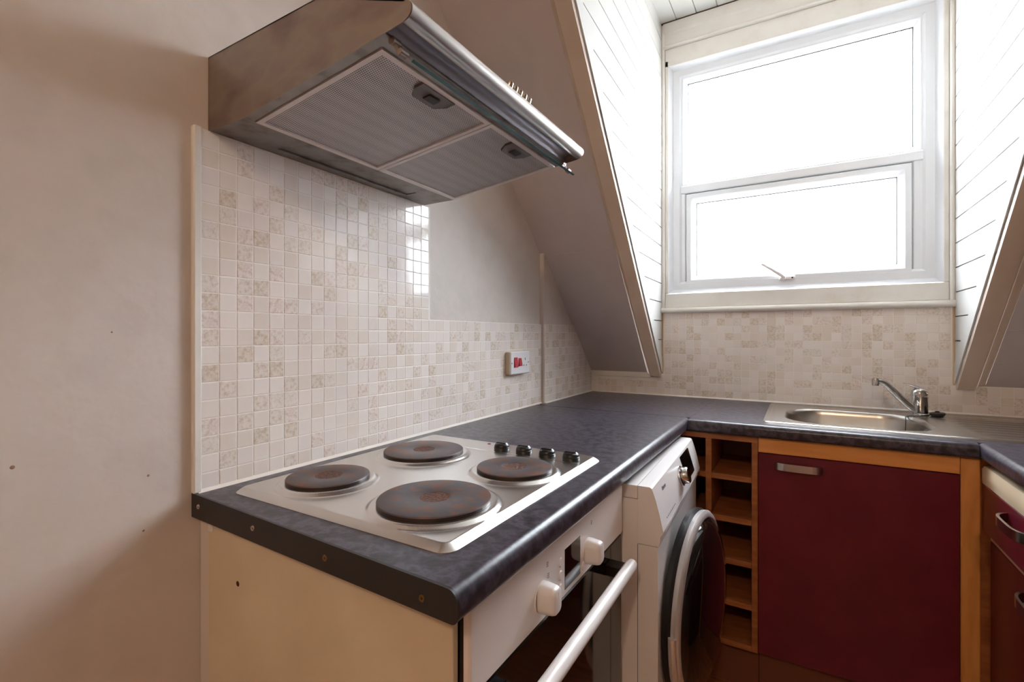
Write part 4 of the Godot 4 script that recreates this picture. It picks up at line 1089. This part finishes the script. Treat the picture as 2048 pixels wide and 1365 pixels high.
func sink():
	var t := thing("kitchen_sink", "inset stainless steel sink with a rounded bowl and ribbed drainer", "sink")
	var b := MB.new()
	# the flange as rings from the outer edge to the bowl, then down into it
	var lo := Vector2(0.842, -2.318); var hi := Vector2(1.76, -1.806)
	var bl := Vector2(0.902, -2.212); var bh := Vector2(1.314, -1.848)
	var ring := func(l: Vector2, h: Vector2, r: float, y: float) -> Array:
		var row: Array = []
		for p in rrect(l, h, r, 12): row.append(Vector3(p.x, y, p.y))
		return row
	var rows: Array = []
	rows.append(ring.call(lo, hi, 0.03, WT + 0.0002)); rows.append(ring.call(lo, hi, 0.03, WT + 0.001))
	rows.append(ring.call(lo + Vector2(0.004, 0.004), hi - Vector2(0.004, 0.004), 0.028, WT + 0.0045))
	rows.append(ring.call(lo + Vector2(0.012, 0.012), hi - Vector2(0.012, 0.012), 0.026, WT + 0.005))
	rows.append(ring.call(lo + Vector2(0.018, 0.018), hi - Vector2(0.018, 0.018), 0.024, WT + 0.003))
	b.sheet(rows, Vector3(0, 1, 0), true)
	# flat of the flange round the bowl (four rectangles and the bowl's rounded corners)
	var y := WT + 0.003
	var il := lo + Vector2(0.018, 0.018); var ih := hi - Vector2(0.018, 0.018)
	var dx := 1.335   # the drainer starts here
	var oo := rrect(Vector2(il.x, il.y), Vector2(dx, ih.y), 0.024, 12); var bb := rrect(bl, bh, 0.12, 12)
	var oR := rrect(Vector2(il.x, il.y), Vector2(dx, ih.y), 0.0005, 12)
	for i in oo.size():
		if oo[i].x > 1.2: oo[i] = oR[i]
	var fr: Array = [[], [], []]
	for i in bb.size():
		fr[0].append(Vector3(oo[i].x, y, oo[i].y)); fr[1].append(Vector3(lerp(oo[i].x, bb[i].x, 0.5), y, lerp(oo[i].y, bb[i].y, 0.5))); fr[2].append(Vector3(bb[i].x, y, bb[i].y))
	b.sheet(fr, Vector3.UP, true)
	var bowl: Array = []
	for q in [[0.0, 0.0, 0.12], [0.002, -0.0015, 0.118], [0.006, -0.006, 0.116], [0.010, -0.02, 0.112], [0.018, -0.08, 0.106], [0.026, -0.125, 0.10], [0.036, -0.143, 0.092], [0.055, -0.150, 0.08], [0.10, -0.152, 0.05], [0.17, -0.154, 0.005]]:
		bowl.append(ring.call(bl + Vector2(q[0], q[0]), bh - Vector2(q[0], q[0]), q[2], y + q[1]))
	b.sheet(bowl, Vector3.UP, true)
	# drainer: ribs along x that fan into a shallow tray
	var dr: Array = []
	var nz := 150; var nx := 44
	for i in nx + 1:
		var row: Array = []
		var x: float = lerp(dx, ih.x, i / float(nx))
		for j in nz + 1:
			var z: float = lerp(il.y, ih.y, j / float(nz))
			var s := (z - il.y) / (ih.y - il.y)
			var start: float = dx + 0.012 + 0.06 * s
			var edge: float = smoothstep(0.06, 0.16, s) * smoothstep(0.97, 0.90, s)
			var h: float = y
			h += edge * smoothstep(start, start + 0.02, x) * 0.0030 * pow(0.5 + 0.5 * cos(TAU * (s - 0.12) * 10.0), 2.0)
			h -= edge * 0.0012 * smoothstep(start - 0.015, start, x)
			row.append(Vector3(x, h, z))
		dr.append(row)
	b.sheet(dr, Vector3.UP)
	var basin := obj("basin", b, M.sink, t)
	# overflow in the end of the bowl, waste in its floor
	b = MB.new(); b.lathe(PackedVector2Array([Vector2(0, 0.004), Vector2(0.013, 0.004), Vector2(0.017, 0.002), Vector2(0.018, -0.001)]), turn_to(Vector3(-0.97, 0.22, 0.1), Vector3(1.3005, 0.862, -2.035)), 24)
	obj("overflow", b, M.black, basin)
	b = MB.new(); b.lathe(PackedVector2Array([Vector2(0, 0.001), Vector2(0.03, 0.001), Vector2(0.036, 0.003), Vector2(0.04, 0.0)]), Transform3D(Basis.IDENTITY, Vector3(1.10, y - 0.1535, -2.03)), 32)
	obj("waste", b, M.chrome, basin)

func tap():
	var at := Vector3(1.322, WT + 0.003, -2.255)
	var t := thing("mixer_tap", "chrome single lever mixer tap with an upswept spout behind the sink bowl", "tap", at)
	var b := MB.new()
	b.lathe(PackedVector2Array([Vector2(0.027, 0), Vector2(0.027, 0.004), Vector2(0.0245, 0.006), Vector2(0.0240, 0.030), Vector2(0.0245, 0.031), Vector2(0.0245, 0.058), Vector2(0.0250, 0.060), Vector2(0.0250, 0.066), Vector2(0, 0.066)]), Transform3D.IDENTITY, 36)
	obj("body", b, M.chrome, t)
	b = MB.new()   # cap that leans into the lever
	b.lathe(PackedVector2Array([Vector2(0.0248, 0), Vector2(0.0245, 0.010), Vector2(0.0215, 0.022), Vector2(0.013, 0.030), Vector2(0, 0.033)]), Transform3D(Basis(Vector3.BACK, 0.22), Vector3(0, 0.066, 0)), 36)
	var rows: Array = []
	for q in [[0.020, 0.080, 0.015, 0.010], [-0.004, 0.096, 0.0155, 0.006], [-0.022, 0.103, 0.0125, 0.004], [-0.036, 0.107, 0.009, 0.0028], [-0.046, 0.110, 0.006, 0.002]]:
		var row: Array = []
		for k in 12:
			var a := TAU * k / 12.0
			row.append(Vector3(q[0], q[1] + q[3] * sin(a), q[2] * cos(a)))
		rows.append(row)
	b.sheet(rows, Vector3(0, 0, 0), true)
	obj("lever", b, M.chrome, t)
	b = MB.new()
	b.tube([Vector3(-0.012, 0.014, 0.004), Vector3(-0.04, 0.040, 0.012), Vector3(-0.075, 0.078, 0.026), Vector3(-0.098, 0.104, 0.036), Vector3(-0.108, 0.113, 0.040), Vector3(-0.118, 0.118, 0.044), Vector3(-0.130, 0.1195, 0.048)], [0.0125, 0.0125, 0.0115, 0.0108, 0.0105, 0.0105, 0.0105], 20)
	b.lathe(PackedVector2Array([Vector2(0, 0.012), Vector2(0.0100, 0.011), Vector2(0.0118, 0.006), Vector2(0.0118, -0.010), Vector2(0.0108, -0.011), Vector2(0.0108, -0.016), Vector2(0, -0.016)]), Transform3D(Basis.IDENTITY, Vector3(-0.134, 0.1185, 0.049)), 24)
	obj("spout", b, M.chrome, t)

func plug():
	var t := thing("sink_plug", "black rubber sink plug lying beside the mixer tap on its chain", "plug", Vector3(1.368, WT + 0.003, -2.235))
	var b := MB.new()
	b.lathe(PackedVector2Array([Vector2(0.019, 0), Vector2(0.0225, 0.006), Vector2(0.0225, 0.0095), Vector2(0.018, 0.012), Vector2(0.008, 0.0125), Vector2(0.005, 0.017), Vector2(0, 0.018)]), Transform3D(Basis(Vector3(0.3, 0, 1).normalized(), 0.10), Vector3(0, 0.002, 0)), 28)
	obj("stopper", b, M.black, t)
	b = MB.new()
	var pts: Array = []
	for q in [[-0.02, 0.006, 0.01], [-0.05, 0.003, 0.045], [-0.085, 0.002, 0.05], [-0.098, 0.0, 0.065], [-0.1010, -0.010, 0.085], [-0.104, -0.045, 0.10], [-0.100, -0.09, 0.12]]:
		pts.append(Vector3(q[0], q[1], q[2]))
	b.tube(pts, 0.0016, 8)
	obj("chain", b, M.gasket, t)

func socket():
	var t := thing("wall_socket", "white switched wall socket with two red rockers on the tiled splashback", "socket")
	var b := MB.new(); b.box(Vector3(0.0, 1.036, -1.690), Vector3(0.0165, 1.121, -1.546), 0.002)
	obj("back_box", b, M.cream, t)
	b = MB.new(); b.box(Vector3(0.0165, 1.036, -1.691), Vector3(0.0245, 1.122, -1.545), 0.003)
	var f := obj("faceplate", b, mat(rgb(236, 234, 238), 0.3), t)
	for q in [[-1.5805, 0.0125, 0.0195], [-1.6125, 0.0105, 0.0155]]:
		b = MB.new()
		b.prism(PackedVector2Array([Vector2(0.024, 1.081 - q[2]), Vector2(0.0305, 1.080 - q[2] * 0.8), Vector2(0.0255, 1.082 + q[2] * 0.9), Vector2(0.024, 1.082 + q[2])]), func(p): return Vector3(p.x, p.y, q[0] + q[1]), func(p): return Vector3(p.x, p.y, q[0] - q[1]), 5)
		obj("rocker_switch", b, M.redplastic, f)
	b = MB.new()
	b.box(Vector3(0.0244, 1.088, -1.6555), Vector3(0.02475, 1.097, -1.6515)); b.box(Vector3(0.0244, 1.066, -1.6465), Vector3(0.02475, 1.070, -1.6405)); b.box(Vector3(0.0244, 1.066, -1.6665), Vector3(0.02475, 1.070, -1.6605))
	obj("pin_holes", b, M.black, f)
	for z in [-1.5525, -1.6785]:
		b = MB.new(); b.lathe(PackedVector2Array([Vector2(0, 0.0006), Vector2(0.0022, 0.0005), Vector2(0.0026, 0)]), turn_to(Vector3.RIGHT, Vector3(0.0245, 1.079, z)), 12)
		obj("screw", b, M.satin, f)
